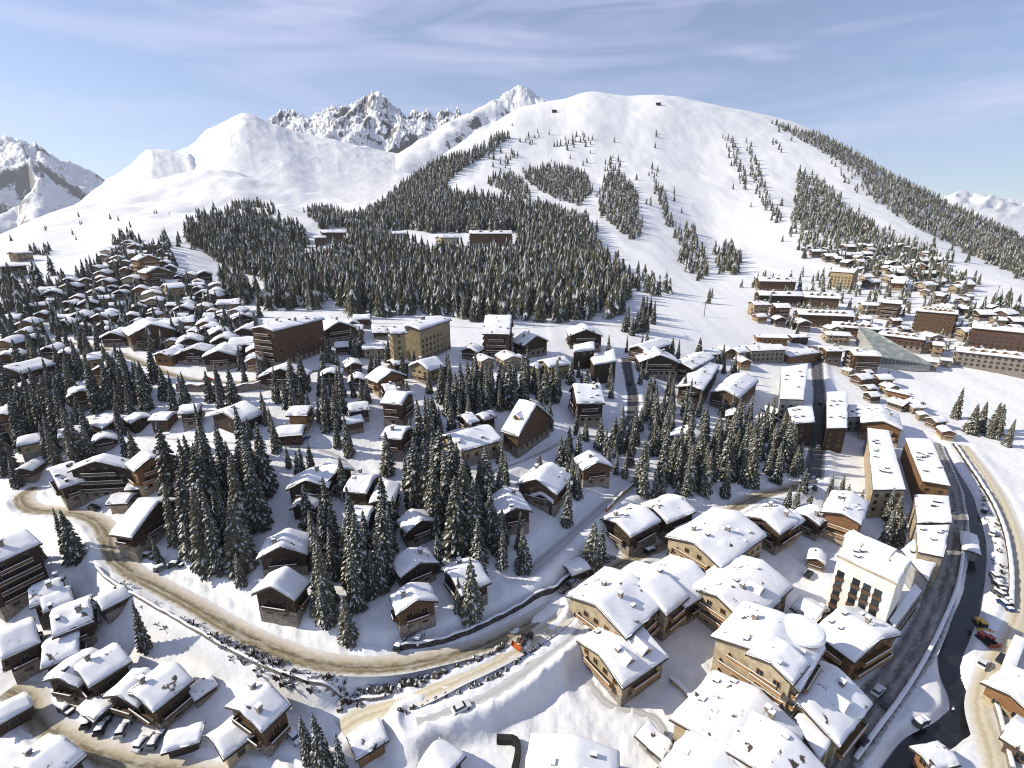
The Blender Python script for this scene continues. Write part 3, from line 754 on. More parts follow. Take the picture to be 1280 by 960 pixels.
def wall_volume(root, pname, cx, cy, yaw, L, W, ze, zr, zb, st, ncols=1.0, bal=True, wins=True, cap=14, oh=0.9, flatpts=None):
    """one gabled volume in the building's own frame (root is an unrotated Empty): wall, plinth, windows, balconies."""
    wm, pm, bk, warm = STYLE[st]
    ca, sa = math.cos(yaw), math.sin(yaw)
    hl, hw = max(L/2 - oh, 1.5), max(W/2 - oh, 1.5)
    loc = lambda x, y, z: (cx + x * ca - y * sa, cy + x * sa + y * ca, z)
    tp = (zr - ze) / (W/2)
    zt = zr - hw * tp - 0.12
    m = MB()
    m.add([loc(-hl, -hw, zb), loc(hl, -hw, zb), loc(hl, hw, zb), loc(-hl, hw, zb), loc(-hl, -hw, zt), loc(hl, -hw, zt), loc(hl, hw, zt), loc(-hl, hw, zt), loc(-hl, 0, zr - 0.14), loc(hl, 0, zr - 0.14)],
          [(0, 1, 5, 4), (1, 2, 6, 9, 5), (2, 3, 7, 6), (3, 0, 4, 8, 7), (4, 5, 9, 8), (6, 7, 8, 9)], 0)
    link_mesh(pname, m.mesh(pname, [M[wm]]), root)
    gz = 0.0
    pz = gz + min(2.6, (zt - gz) * 0.35)
    if pm != wm and zt - gz > 4.5:
        m = MB(); e = 0.07
        m.add([loc(-hl - e, -hw - e, zb), loc(hl + e, -hw - e, zb), loc(hl + e, hw + e, zb), loc(-hl - e, hw + e, zb), loc(-hl - e, -hw - e, pz), loc(hl + e, -hw - e, pz), loc(hl + e, hw + e, pz), loc(-hl - e, hw + e, pz)],
              [(0, 1, 5, 4), (1, 2, 6, 5), (2, 3, 7, 6), (3, 0, 4, 7), (4, 5, 6, 7)], 0)
        link_mesh('plinth', m.mesh('plinth', [M[pm]]), root)
    if not wins: return
    n = 0
    faces = [(0, -hw, hl * 2, -math.pi/2, False), (hl, 0, hw * 2, 0.0, True), (0, hw, hl * 2, math.pi/2, False), (-hl, 0, hw * 2, math.pi, True)]
    wx, wy = root.location.x, root.location.y
    for fx, fy, ln, na, gab in faces:
        nx, ny = math.cos(na + yaw), math.sin(na + yaw)
        px, py, _ = loc(fx, fy, 0)
        if nx * (0 - wx - px) + ny * (0 - wy - py) < -0.15 * math.hypot(wx + px, wy + py): continue
        cols = max(1, int((ln - 1.4) / (3.1 * ncols)))
        z = gz + 0.95 if zt - gz < 4.5 else gz + 1.1
        fl = 0
        top = zt - 1.7
        while z <= max(top, gz + 0.9) + (hw * tp * 0.45 if gab else 0):
            cc = cols if z <= top else max(1, cols // 2)
            for c in range(cc):
                if n >= cap: break
                s = ((c + 0.5) / cc - 0.5) * (ln - 1.2) * (1.0 if z <= top else 0.5)
                e = 0.075 if z < pz - 0.2 else 0.005
                lx = fx + (s if not gab else 0); ly = fy + (s if gab else 0)
                if gab: lx += math.copysign(e, fx)
                else: ly += math.copysign(e, fy)
                link_mesh('window', WIN[warm], root, loc(lx, ly, z), yaw + na - math.pi/2)
                n += 1
            if bal and fl >= 1 and (gab or ln < 16) and z <= top + 1.0 and ln > 4:
                o = link_mesh('balcony', BAL[bk], root, loc(fx + (math.copysign(0.01, fx) if gab else 0), fy + (0 if gab else math.copysign(0.01, fy)), z - 1.0), yaw + na - math.pi/2, (ln * (0.82 if z <= top - 1.5 else 0.62), 1, 1))
            z += 2.9; fl += 1

def gable_roof(root, rname, cx, cy, yaw, L, W, zr, ze, th, seed, hi, chim=1, dorm=0, vents=0):
    tp = (zr - ze) / (W/2)
    ca, sa = math.cos(yaw), math.sin(yaw)
    loc = lambda x, y, z: (cx + x * ca - y * sa, cy + x * sa + y * ca, z)
    m = MB(); t = 0.28
    l, w = L/2, W/2
    top = [loc(-l, -w, ze), loc(-l, 0, zr), loc(-l, w, ze), loc(l, -w, ze), loc(l, 0, zr), loc(l, w, ze)]
    bot = [(x, y, z - t) for x, y, z in top]
    m.add(top + bot, [(0, 3, 4, 1), (1, 4, 5, 2), (6, 7, 10, 9), (7, 8, 11, 10), (0, 1, 7, 6), (1, 2, 8, 7), (3, 9, 10, 4), (4, 10, 11, 5), (0, 6, 9, 3), (2, 5, 11, 8)], 0)
    rf = link_mesh(rname, m.mesh(rname, [M['roof_wood']]), root)
    na, nb = (14, 14) if hi else (8, 8)
    link_mesh('snow_blanket', snow_blanket('snow_blanket', gable_fn(cx, cy, yaw, L - 0.22, W - 0.22, zr + 0.03, tp), L, W, th, na, nb, seed, 0.16, M['snow_worn'] if (th < 1.05 and seed % 5 < 3) else None), rf)
    rr = random.Random(seed)
    for k in range(chim):
        x = rr.uniform(-0.3, 0.3) * L; y = rr.choice((-1, 1)) * rr.uniform(0.12, 0.25) * W
        link_mesh('chimney', CHIM, rf, loc(x, y, zr - abs(y) * tp + th * 0.6), yaw)
    for k in range(vents):
        x = rr.uniform(-0.42, 0.42) * L; y = rr.uniform(-0.4, 0.4) * W
        link_mesh('vent', VENT, rf, loc(x, y, zr - abs(y) * tp + th * 0.55), yaw + rr.choice((0, math.pi/2)))
    for k in range(dorm):
        x = (k + 0.5) / dorm * L * 0.7 - L * 0.35; sd = -1
        wx, wy = -math.sin(yaw) * -1, math.cos(yaw) * -1
        if wx * -root.location.x + wy * -root.location.y < 0: sd = 1
        y = sd * W * 0.26
        link_mesh('dormer', DORM, rf, loc(x, y, zr - W * 0.26 * tp + th * 0.4), yaw + (0 if sd < 0 else math.pi))
    return rf

def building(name, label, ref, cat, st, r, hr, W, pitch=21, th=0.75, chim=1, dorm=0, vents=0, wings=(), flats=(), group=None, bal=True, cap=14, ncols=1.0, Lx=1.0, hi=True, oh=0.9):
    """a gabled building from the two ends of its ridge in the photograph; wings are lower gables of the same building, flats flat roofed blocks."""
    hr = hr * 0.86 if hr < 15 and hi else hr
    A = hit(r[0], r[1], hr); B = hit(r[2], r[3], hr)
    cx, cy = (A.x + B.x) / 2, (A.y + B.y) / 2
    yaw = math.atan2(B.y - A.y, B.x - A.x)
    L = min(max((B - A).xy.length, 7.0), 70.0) * Lx
    zg = zat(cx, cy)
    zr = (A.z + B.z) / 2 - zg
    zr = max(min(zr, hr + 2.5), hr - 2.5)
    root = prop(empty(name, (cx, cy, zg)), label, cat, group)
    seed = int(abs(cx * 7 + cy * 13)) % 9973
    def base(x, y, Lq, Wq, yw):
        q = []
        for sx in (-.5, 0, .5):
            for sy in (-.5, .5):
                q.append(zat(x + sx*Lq*math.cos(yw) - sy*Wq*math.sin(yw), y + sx*Lq*math.sin(yw) + sy*Wq*math.cos(yw)))
        return min(q) - zg - 0.8
    def vol(x, y, yw, Lq, Wq, zr_, wname, rname, pt, s, ch, dr, vn):
        ze = zr_ - Wq/2 * math.tan(R(pt))
        ze = max(ze, zr_ * 0.3)
        wall_volume(root, wname, x, y, yw, Lq, Wq, ze, zr_, base(cx + x, cy + y, Lq, Wq, yw), s, ncols, bal, True, cap, oh)
        gable_roof(root, rname, x, y, yw, Lq, Wq, zr_, ze, th, seed + int(Lq * 3), hi, ch, dr, vn)
        FOOT.append((cx + x, cy + y, 0.5 * math.hypot(Lq, Wq)))
    vol(0, 0, yaw, L, W, zr, 'wall', 'roof', pitch, st, chim, dorm, vents)
    for wg in wings:
        wr, wh, wW = wg[:3]; wh = wh * 0.86 if hi and wh < 15 else wh; ws = wg[3] if len(wg) > 3 else st
        P = hit(wr[0], wr[1], wh); Q = hit(wr[2], wr[3], wh)
        wx, wy = (P.x + Q.x) / 2 - cx, (P.y + Q.y) / 2 - cy
        vol(wx, wy, math.atan2(Q.y - P.y, Q.x - P.x), min(max((Q - P).xy.length, 5.0), 60.0), wW, (P.z + Q.z) / 2 - zg, 'wing_wall', 'wing_roof', pitch, ws, 0, 0, 1)
    for fq in flats:
        flat_block(root, fq[0], fq[1], st if len(fq) < 3 else fq[2], th, seed + 5, 0, cap, 'terrace_wall', 'terrace_roof')
    LANDMARKS.append((ref, root))
    return root

def flat_block(root, poly, h, st, th, seed, vents, cap=14, wname='wall', rname='roof', bal=False, ncols=1.0):
    P = [hit(x, y, h) for x, y in poly]
    o = root.location
    z = sum(p.z for p in P) / 4 - o.z
    Q = [(p.x - o.x, p.y - o.y) for p in P]
    area = sum(Q[i][0] * Q[(i+1) % 4][1] - Q[(i+1) % 4][0] * Q[i][1] for i in range(4))
    if area < 0: Q = Q[::-1]
    zb = min(zat(p.x, p.y) for p in P) - o.z - 0.8
    wm, pm, bk, warm = STYLE[st]
    c = (sum(q[0] for q in Q) / 4, sum(q[1] for q in Q) / 4)
    ins = [(c[0] + (q[0] - c[0]) * 0.965, c[1] + (q[1] - c[1]) * 0.965) for q in Q]
    m = MB()
    m.add([(x, y, zb) for x, y in ins] + [(x, y, z) for x, y in ins], [(0, 1, 5, 4), (1, 2, 6, 5), (2, 3, 7, 6), (3, 0, 4, 7), (4, 5, 6, 7)], 0)
    link_mesh(wname, m.mesh(wname, [M[wm]]), root)
    m = MB()
    m.add([(x, y, z - 0.35) for x, y in Q] + [(x, y, z + 0.12) for x, y in Q], [(0, 1, 5, 4), (1, 2, 6, 5), (2, 3, 7, 6), (3, 0, 4, 7), (4, 5, 6, 7), (3, 2, 1, 0)], 0)
    rf = link_mesh(rname, m.mesh(rname, [M['roof_wood'] if st != 'cr' else M['beige']]), root)
    la = math.dist(Q[0], Q[1]); lb = math.dist(Q[1], Q[2])
    link_mesh('snow_blanket', snow_blanket('snow_blanket', quad_fn([(x, y, z + 0.13) for x, y in Q]), la, lb, th, max(8, min(24, int(la / 1.5))), max(8, min(24, int(lb / 1.5))), seed, 0.12), rf)
    rr = random.Random(seed)
    for k in range(vents):
        a = rr.uniform(0.15, 0.85); b = rr.uniform(0.2, 0.8)
        p = quad_fn([(x, y, z) for x, y in Q])(np.array([a]), np.array([b]))[0]
        link_mesh('vent', VENT, rf, (p[0], p[1], z + th * 0.8), rr.uniform(0, 3))
    n = 0
    for i in range(4):
        a, b = ins[i], ins[(i + 1) % 4]
        ln = math.dist(a, b)
        na = math.atan2(b[1] - a[1], b[0] - a[0]) - math.pi/2
        mx_, my_ = (a[0] + b[0]) / 2 + o.x, (a[1] + b[1]) / 2 + o.y
        if math.cos(na) * -mx_ + math.sin(na) * -my_ < -0.15 * math.hypot(mx_, my_): continue
        cols = max(1, int((ln - 1) / (3.0 * ncols)))
        zz = 1.1
        while zz < z - 2.0:
            for k in range(cols):
                if n >= cap: break
                t = (k + 0.5) / cols
                link_mesh('window', WIN[warm], root, (a[0] + (b[0] - a[0]) * t + 0.005 * math.cos(na), a[1] + (b[1] - a[1]) * t + 0.005 * math.sin(na), zz), na - math.pi/2)
                n += 1
            zz += 2.9
    FOOT.append((c[0] + o.x, c[1] + o.y, 0.42 * math.hypot(la, lb)))
    return z, ins

def flat_building(name, label, ref, cat, st, poly, h, th=0.55, vents=5, cap=14, ncols=1.0):
    P = [hit(x, y, h) for x, y in poly]
    cx = sum(p.x for p in P) / 4; cy = sum(p.y for p in P) / 4
    root = prop(empty(name, (cx, cy, zat(cx, cy))), label, cat)
    flat_block(root, poly, h, st, th, int(cx * 3 + cy * 7) % 997, vents, cap, ncols=ncols)
    LANDMARKS.append((ref, root))
    return root

# small chalets of the hamlets: six walls and roofs shared by the copies
SMALL = []
def small_parts(k):
    rr = random.Random(100 + k)
    L, W, h = rr.uniform(10, 13), rr.uniform(9.5, 12), rr.uniform(4.2, 6.0)
    tp = math.tan(R(rr.uniform(20, 26))); zr = h + W/2 * tp
    hl, hw = L/2 - 0.9, W/2 - 0.9
    zt = zr - hw * tp - 0.12
    wk = ['wood_dark', 'wood_mid', 'wood_dark', 'wood_mid', 'beige', 'wood_warm', 'wood_dark', 'yellow'][k]
    m = MB()
    m.add([(-hl, -hw, -3), (hl, -hw, -3), (hl, hw, -3), (-hl, hw, -3), (-hl, -hw, zt), (hl, -hw, zt), (hl, hw, zt), (-hl, hw, zt), (-hl, 0, zr - .14), (hl, 0, zr - .14)],
          [(0, 1, 5, 4), (1, 2, 6, 9, 5), (2, 3, 7, 6), (3, 0, 4, 8, 7)], 0)
    e = 0.06
    m.add([(-hl - e, -hw - e, -3), (hl + e, -hw - e, -3), (hl + e, hw + e, -3), (-hl - e, hw + e, -3), (-hl - e, -hw - e, 1.9), (hl + e, -hw - e, 1.9), (hl + e, hw + e, 1.9), (-hl - e, hw + e, 1.9)],
          [(0, 1, 5, 4), (1, 2, 6, 5), (2, 3, 7, 6), (3, 0, 4, 7), (4, 5, 6, 7)], 1)
    wall = m.mesh('wall', [M[wk], M['stone'] if k != 5 else M['beige']])
    b = MB(); s = 1
    b.box(0, 0.9, -hw * .8, hw * .8, 2.55, 2.75, 0)
    b.box(.82, .9, -hw * .8, hw * .8, 2.75, 3.6, 0)
    b.box(.7, .95, -hw * .8, hw * .8, 3.6, 3.75, 1)
    bal = b.mesh('balcony', [M['trim_dark'] if k != 5 else M['trim'], M['snow']])
    win = (hl, hw)
    m = MB(); l, w, ze, t = L/2, W/2, h, 0.28
    top = [(-l, -w, ze), (-l, 0, zr), (-l, w, ze), (l, -w, ze), (l, 0, zr), (l, w, ze)]
    m.add(top + [(x, y, z - t) for x, y, z in top], [(0, 3, 4, 1), (1, 4, 5, 2), (6, 7, 10, 9), (7, 8, 11, 10), (0, 1, 7, 6), (1, 2, 8, 7), (3, 9, 10, 4), (4, 10, 11, 5), (0, 6, 9, 3), (2, 5, 11, 8)], 0)
    m.box(l*.3, l*.3 + .8, w*.2, w*.2 + .8, ze, zr + 1.0, 0)
    roof = m.mesh('roof', [M['roof_wood']])
    sn = snow_blanket('snow_blanket', gable_fn(0, 0, 0, L - .15, W - .15, zr + .03, tp), L, W, 0.85, 9, 9, 50 + k, 0.26, M['snow_worn'] if k % 2 == 0 else None)
    return wall, bal, win, roof, sn, 0.5 * math.hypot(L, W)
for k in range(8): SMALL.append(small_parts(k))
SMALL_LOOK = ['dark timber', 'brown timber', 'dark timber', 'brown timber', 'pale rendered', 'warm timber', 'dark timber', 'yellowish rendered']

def small_chalet(x, y, yaw, k, sc, parts=True):
    wall, bal, win, roof, sn, rad = SMALL[k]
    root = empty('chalet', (x, y, zat(x, y)), yaw)
    root.scale = (sc, sc, sc)
    link_mesh('wall', wall, root)
    if parts:
        hl, hw = win
        wm = WIN[k in (4, 5, 7)]
        for na, d, e in ((0, hl, hw), (math.pi, hl, hw), (math.pi/2, hw, hl), (-math.pi/2, hw, hl)):
            if math.cos(na + yaw) * -x + math.sin(na + yaw) * -y < 0.05 * math.hypot(x, y): continue
            if na in (0, math.pi): link_mesh('balcony', bal, root, (d * math.cos(na) * 1.002, 0, 0), na)
            for q in (-.55, 0, .55):
                px, py = d * 1.002 * math.cos(na) - q * e * math.sin(na), d * 1.002 * math.sin(na) + q * e * math.cos(na)
                if q or na in (0, math.pi): link_mesh('window', wm, root, (px, py, 2.9 if q or d == hl else 1), na - math.pi/2)
    rf = link_mesh('roof', roof, root)
    link_mesh('snow_blanket', sn, rf)
    FOOT.append((x, y, rad * sc * 0.9))
    return root

# ---------------------------------------------------------------- builders: spruces
def spruce_mesh(seed, h=20.0, fat=0.19, lit=False):
    """crown of drooping snow loaded boughs set in uneven tiers round the trunk."""
    rr = random.Random(seed)
    V = []; Fc = []; MI = []
    def quad(a, b, c, d, mi):
        n = len(V); V.extend((a, b, c, d)); Fc.append((n, n+1, n+2, n+3)); MI.append(mi)
    z = 0.07 * h
    R0 = fat * h * 0.5 * 2
    while z < h * 0.985:
        f = z / h
        rad = R0 * (1 - f)**0.80 * (0.55 + 0.45 * min(1, f / 0.10)) + 0.16
        n = max(5, int(6 + 8 * (1 - f)))
        off = rr.uniform(0, 6.28)
        for i in range(n):
            a = off + 6.283 * i / n + rr.uniform(-.25, .25)
            r = rad * rr.uniform(0.70, 1.13)
            ca, sa = math.cos(a), math.sin(a)
            w = (0.125 * r + 0.17) * rr.uniform(0.75, 1.3)
            zz = z + rr.uniform(-.3, .3)
            dr = 0.20 + 0.22 * (1 - f) + rr.uniform(0, 0.12)
            p = lambda q, s, dz: (ca * r * q - sa * s, sa * r * q + ca * s, zz - dr * r * q * q * 1.1 + dz)
            snow = rr.random()
            mi_in = 1 if snow < 0.07 else 0
            mi_out = 1 if rr.random() < 0.10 else 0
            if rr.random() < .10: continue
            quad(p(.08, -w*.3, .1), p(.55, -w, 0), p(.55, w, 0), p(.08, w*.3, .1), mi_in)
            quad(p(.55, -w, 0), p(1.0, -w*.35, -.06), p(1.0, w*.35, -.06), p(.55, w, 0), mi_out)
            # patches of snow lying on the bough
            for q in range(3):
                if rr.random() < 0.60:
                    c = rr.uniform(.45, .92); e = rr.uniform(-.5, .5) * w; k = w * rr.uniform(.30, .68); g = k / r
                    quad(p(c - g, e - k*.7, .05), p(c + g, e - k*.5, .05), p(c + g, e + k*.6, .05), p(c - g, e + k*.7, .06), 1)
            # hanging sprays at both sides and the tip
            hg = (0.24 + 0.09 * r) * rr.uniform(.8, 1.3)
            quad(p(.3, -w*.7, 0), p(.95, -w*.5, -.04), p(.9, -w*.85, -hg), p(.35, -w*1.05, -hg), 0)
            quad(p(.3, w*.7, 0), p(.35, w*1.05, -hg), p(.9, w*.85, -hg), p(.95, w*.5, -.04), 0)
            quad(p(.55, -w*.8, -hg*.5), p(1.0, 0, -.05), p(.98, 0, -hg*1.1), p(.6, w*.3, -hg*1.5), 0)
        z += (0.026 + 0.012 * (1 - f)) * h * rr.uniform(.85, 1.15)
    # leader
    for i in range(4):
        a = i * 1.571; quad((0, 0, h*.93), (.3*math.cos(a), .3*math.sin(a), h*.93), (.05*math.cos(a), .05*math.sin(a), h*1.01), (0, 0, h*1.01), 0 if i else 1)
    # dark inner mass so that the trunk does not show through everywhere
    n = 7
    for (za, ra, zb_, rb) in ((.09, .40, .40, .34), (.40, .34, .75, .15), (.75, .15, .96, .02)):
        for i in range(n):
            a0, a1 = 6.283 * i / n, 6.283 * (i + 1) / n
            quad((R0*ra*math.cos(a0), R0*ra*math.sin(a0), za*h), (R0*ra*math.cos(a1), R0*ra*math.sin(a1), za*h), (R0*rb*math.cos(a1), R0*rb*math.sin(a1), zb_*h), (R0*rb*math.cos(a0), R0*rb*math.sin(a0), zb_*h), 0)
    return np_mesh('crown', V, Fc, [M['needle_lit'] if lit else M['needle'], M['tree_snow']], MI)
def trunk_mesh(h=20.0):
    m = MB(); m.cyl(0, 0, -1.0, h*.3, .32, .24, 8); m.cyl(0, 0, h*.3, h*.95, .24, .04, 8)
    return m.mesh('trunk', [M['bark']])
CROWNS = [spruce_mesh(s, 20, f) for s, f in ((1, .19), (2, .165), (3, .21), (4, .145), (5, .20), (6, .155), (7, .175), (8, .13))]
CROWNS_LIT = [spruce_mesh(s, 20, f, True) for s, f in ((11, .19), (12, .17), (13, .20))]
TRUNK = trunk_mesh()

def spruce(x, y, h, label=None, group=None, lit=False):
    root = prop(empty('spruce_tree', (x, y, zat(x, y)), rnd.uniform(0, 6.28)), label, 'tree', group)
    s = h / 20.0; w = s * rnd.uniform(0.74, 1.22)
    root.scale = (w, w, s)
    root.rotation_euler[0] = rnd.uniform(-.045, .045)
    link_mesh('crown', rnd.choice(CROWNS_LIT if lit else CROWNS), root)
    link_mesh('trunk', TRUNK, root)
    return root

def far_spruce(seed, tiers=6, n=8):
    """unit height, coarse boughs, for the woods."""
    rr = random.Random(seed); V = []; Fc = []; MI = []
    z = 0.04
    for k in range(tiers):
        f = k / tiers
        rad = 0.19 * (1 - f)**0.8 + 0.015
        h = 0.30 * (1 - f * .45)
        off = rr.uniform(0, 6.28)
        for i in range(n):
            a = off + 6.283 * i / n; da = 6.283 / n * 0.62
            r = rad * rr.uniform(.72, 1.2)
            zz = z + rr.uniform(-.02, .02)
            t = len(V)
            V += [(0, 0, min(1.0, zz + h)), (r*.62*math.cos(a - da), r*.62*math.sin(a - da), zz + .05), (r*math.cos(a), r*math.sin(a), zz - .02), (r*.62*math.cos(a + da), r*.62*math.sin(a + da), zz + .05)]
            Fc.append((t, t+1, t+2, t+3)); MI.append(1 if rr.random() < .20 else 0)
        z += 0.155 * (1 - f * .25)
    return np.array(V), np.array(Fc), np.array(MI)
FAR = [far_spruce(s) for s in range(8)]

def inside(poly, x, y):
    c = False; n = len(poly); j = n - 1
    for i in range(n):
        xi, yi = poly[i]; xj, yj = poly[j]
        if (yi > y) != (yj > y) and x < (xj - xi) * (y - yi) / (yj - yi) + xi: c = not c
        j = i
    return c

def world_poly(poly):
    o = []
    for i in range(len(poly)):
        a, b = poly[i], poly[(i + 1) % len(poly)]
        for t in (0, .33, .67):
            p = hit(a[0] + (b[0] - a[0]) * t, a[1] + (b[1] - a[1]) * t); o.append((p.x, p.y))
    return o

def scatter(poly, spacing, rr, jitter=0.45, holes=(), maxn=100000):
    """points on a jittered lattice inside a polygon of the photograph, on the ground."""
    wp = world_poly(poly)
    hw = [world_poly(h) for h in holes]
    x0, x1 = min(p[0] for p in wp), max(p[0] for p in wp); y0, y1 = min(p[1] for p in wp), max(p[1] for p in wp)
    o = []
    ny = int((y1 - y0) / (spacing * .87)) + 1; nx = int((x1 - x0) / spacing) + 1
    for j in range(ny + 1):
        for i in range(nx + 1):
            x = x0 + (i + .5 * (j % 2)) * spacing + rr.uniform(-jitter, jitter) * spacing
            y = y0 + j * spacing * .87 + rr.uniform(-jitter, jitter) * spacing
            if inside(wp, x, y) and not any(inside(h, x, y) for h in hw): o.append((x, y))
    return o

def wood(label, pts, h, seed, lit=0.25, name='conifer_wood', var=0.30):
    rr = random.Random(seed)
    Vs, Fs, Ms = [], [], []; n = 0
    for x, y in pts:
        v, f, m = FAR[rr.randrange(8)]
        s = h * rr.uniform(1 - var, 1 + var * .8); w = s * rr.uniform(.85, 1.25); a = rr.uniform(0, 6.28)
        c, sn = math.cos(a), math.sin(a)
        q = np.stack([x + w * (v[:, 0]*c - v[:, 1]*sn), y + w * (v[:, 0]*sn + v[:, 1]*c), zat(x, y) - 0.3 + s * v[:, 2]], 1)
        Vs.append(q); Fs.append(f + n); n += len(v)
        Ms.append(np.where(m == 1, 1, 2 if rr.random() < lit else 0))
    if not Vs: return
    me = np_mesh(name, np.concatenate(Vs), np.concatenate(Fs), [M['needle'], M['tree_snow'], M['needle_lit']], np.concatenate(Ms))
    return prop(link_mesh(name, me), label, kind='stuff')
# ---------------------------------------------------------------- the hotels and blocks at the lower right
H = 'hotel'
building('hotel', 'large snow capped hotel with amber balconies beside the hairpin bend', 'the hotel at the hairpin bend', H, 'be', (744, 753, 792, 723), 13, 19.5, 20, 0.95, 2, 0, 3,
         wings=[((798, 735, 828, 711), 14, 18), ((826, 727, 868, 703), 11, 17, 'dw')], cap=26)
building('hotel_annex', 'square snow capped annex with two dormers, below the hairpin hotel', 'the annex with two dormers', H, 'be', (748, 820, 805, 784), 10, 16, 18, 0.95, 1, 2, 1, cap=20)
building('hotel', 'snow capped hotel with orange lit balconies, uppermost of the diagonal hotel row', 'the uppermost hotel of the diagonal row', H, 'be', (866, 680, 925, 640), 13.5, 19.5, 20, 0.95, 2, 0, 4,
         wings=[((893, 684, 925, 660), 12.5, 12)], cap=26)
building('hotel', 'snow capped hotel with curved pale balconies, second in the diagonal row', 'the second hotel of the diagonal row', H, 'be', (895, 747, 953, 700), 13.5, 18.5, 20, 0.95, 1, 1, 3,
         wings=[((920, 760, 952, 730), 12, 11)], cap=28)
t5 = building('hotel', 'tall beige hotel with a round snow topped turret on its corner', 'the hotel with the round turret', H, 'be', (944, 813, 980, 768), 18, 19, 20, 0.95, 1, 0, 4, wings=[((962, 830, 984, 804), 18, 10)], cap=34)
p = hit(1003, 787, 18)
m = MB(); m.cyl(0, 0, -1.5, 17.4, 4.0, 4.0, 28)
tw = link_mesh('turret', m.mesh('turret', [M['beige']]), t5, (p.x - t5.location.x, p.y - t5.location.y, p.z - 18 - t5.location.z))
m = MB()
for za, ra, zb_, rb in ((17.4, 4.4, 17.55, 4.7), (17.55, 4.7, 18.2, 4.65), (18.2, 4.65, 18.6, 4.2), (18.6, 4.2, 18.85, 3.0), (18.85, 3.0, 18.95, .3)):
    m.cyl(0, 0, za, zb_, ra, rb, 28)
link_mesh('turret_snow', m.mesh('turret_snow', [M['snow']]), tw)
building('hotel', 'snow capped hotel whose big dormer holds a yellow window, beside the grey street', 'the hotel with the yellow dormer window', H, 'be', (1001, 884, 1046, 837), 12, 15.5, 20, 0.95, 1, 1, 2,
         flats=[([(990, 900), (1004, 886), (1040, 928), (1024, 951)], 7)], cap=18)
building('hotel', 'largest spread of joined snow roofs with chimneys at the bottom right', 'the widest joined snow roofs', H, 'be', (896, 932, 948, 862), 12, 20, 18, 0.95, 4, 1, 6,
         wings=[((950, 966, 988, 915), 14, 15), ((862, 985, 905, 925), 11, 13)], cap=16)
building('hotel', 'broad smooth snow roof at the bottom edge below the snow circle', 'the smooth bottom edge roof', H, 'be', (718, 918, 713, 985), 9, 18, 14, 0.95, 1, 0, 4, cap=10)
building('shed', 'curved snow roofed shed squeezed behind the turret hotel', 'the curved shed', 'shed', 'gr', (1000, 748, 1028, 766), 7, 8, 22, .9, 0, 0, 1, cap=6)
building('hotel', 'dark fronted chalet hotel with tumbled snow roof above the black courtyard', 'the tumbled roof hotel', H, 'dw', (952, 650, 979, 632), 12, 13, 22, 1.0, 2, 0, 3, wings=[((975, 652, 993, 640), 10, 8, 'ww')], cap=14)
building('chalet', 'small dark chalet with a square snow roof right of the tumbled roof', 'the square roofed chalet', 'chalet', 'dw', (1007, 646, 1022, 632), 9, 9.5, 20, .9, 1, cap=8)
building('hotel', 'narrow building with glowing orange front wall under a speckled snow roof', 'the orange fronted building', H, 'ww', (1052, 643, 1064, 616), 14, 12, 18, .8, 1, 0, 5, cap=16)
# white apartment block with its four brown window stripes
wt = flat_building('apartment_block', 'tall cream apartment block with four vertical brown balcony stripes', 'the striped cream apartment block', 'apartment block', 'cr', [(1046, 694), (1066, 663), (1140, 703), (1122, 731)], 20, .6, 4, 0)
Pq = [hit(x, y, 20) - wt.location for x, y in [(1046, 694), (1122, 731)]]
ax = Vector((Pq[1].x - Pq[0].x, Pq[1].y - Pq[0].y, 0)); ln = ax.length; ax.normalize(); nrm = Vector((ax.y, -ax.x, 0))
if nrm.y > 0: nrm = -nrm
stripe = MB()
for f in range(5):
    stripe.box(-.95, .95, -.28, 0.03, 1.2 + f*3.0, 2.3 + f*3.0, 0); stripe.box(-.85, .85, -.06, 0.02, 2.3 + f*3.0, 4.2 + f*3.0, 1)
    stripe.box(-1.0, 1.0, -.34, -.27, 2.1 + f*3.0, 2.3 + f*3.0, 2)
sm = stripe.mesh('balcony_stripe', [M['red_brown'], M['glass'], M['trim_dark']])
cen = sum(Pq, Vector()) / 2
rot = math.atan2(ax.y, ax.x)
inw = 0.035
for q in (0.13, 0.40, 0.58, 0.76):
    w_ = Pq[0].lerp(Pq[1], q)
    c4 = hit(1093, 698, 20) - wt.location
    off = (Vector((c4.x, c4.y, 0)) - Vector((w_.x, w_.y, 0)))
    d_ = -nrm * off.dot(-nrm) * inw
    link_mesh('balcony_stripe', sm, wt, (w_.x + d_.x + nrm.x*.02, w_.y + d_.y + nrm.y*.02, 0), rot)
for (bx, by, bw) in ((1068, 678, 4.0), (1096, 690, 6.5), (1124, 706, 3.0)):
    q_ = hit(bx, by, 21) - wt.location
    m = MB(); e_ = bw * .05; m.box(-bw/2, bw/2, -1.8, 1.8, 20, 22.4 + e_, 0); m.box(-bw/2 - .2, bw/2 + .2, -2.0, 2.0, 22.42 + e_, 22.95 + e_, 1)
    link_mesh('penthouse', m.mesh('penthouse', [M['cream'], M['snow']]), wt, (q_.x, q_.y, 0), rot)
flat_building('gallery', 'low sloping glazed gallery along the slushy street under the cream block', 'the glazed street gallery', 'gallery', 'gr', [(1111, 776), (1143, 730), (1152, 740), (1118, 786)], 7, .3, 0, 16, .8)
building('hotel', 'rounded snow roofed hotel with orange end balconies below the cream block', 'the rounded hotel with orange end', H, 'ww', (1045, 762, 1102, 800), 13, 19, 17, 0.9, 1, 0, 5, cap=24)
A_ = 'apartment block'
flat_building('flat_roofed_house', 'low flat roof lying in blue shade between cream block and street', 'the flat roof in blue shade', 'house', 'gr', [(1127, 688), (1141, 675), (1172, 699), (1160, 728)], 8, .5, 3, 8)
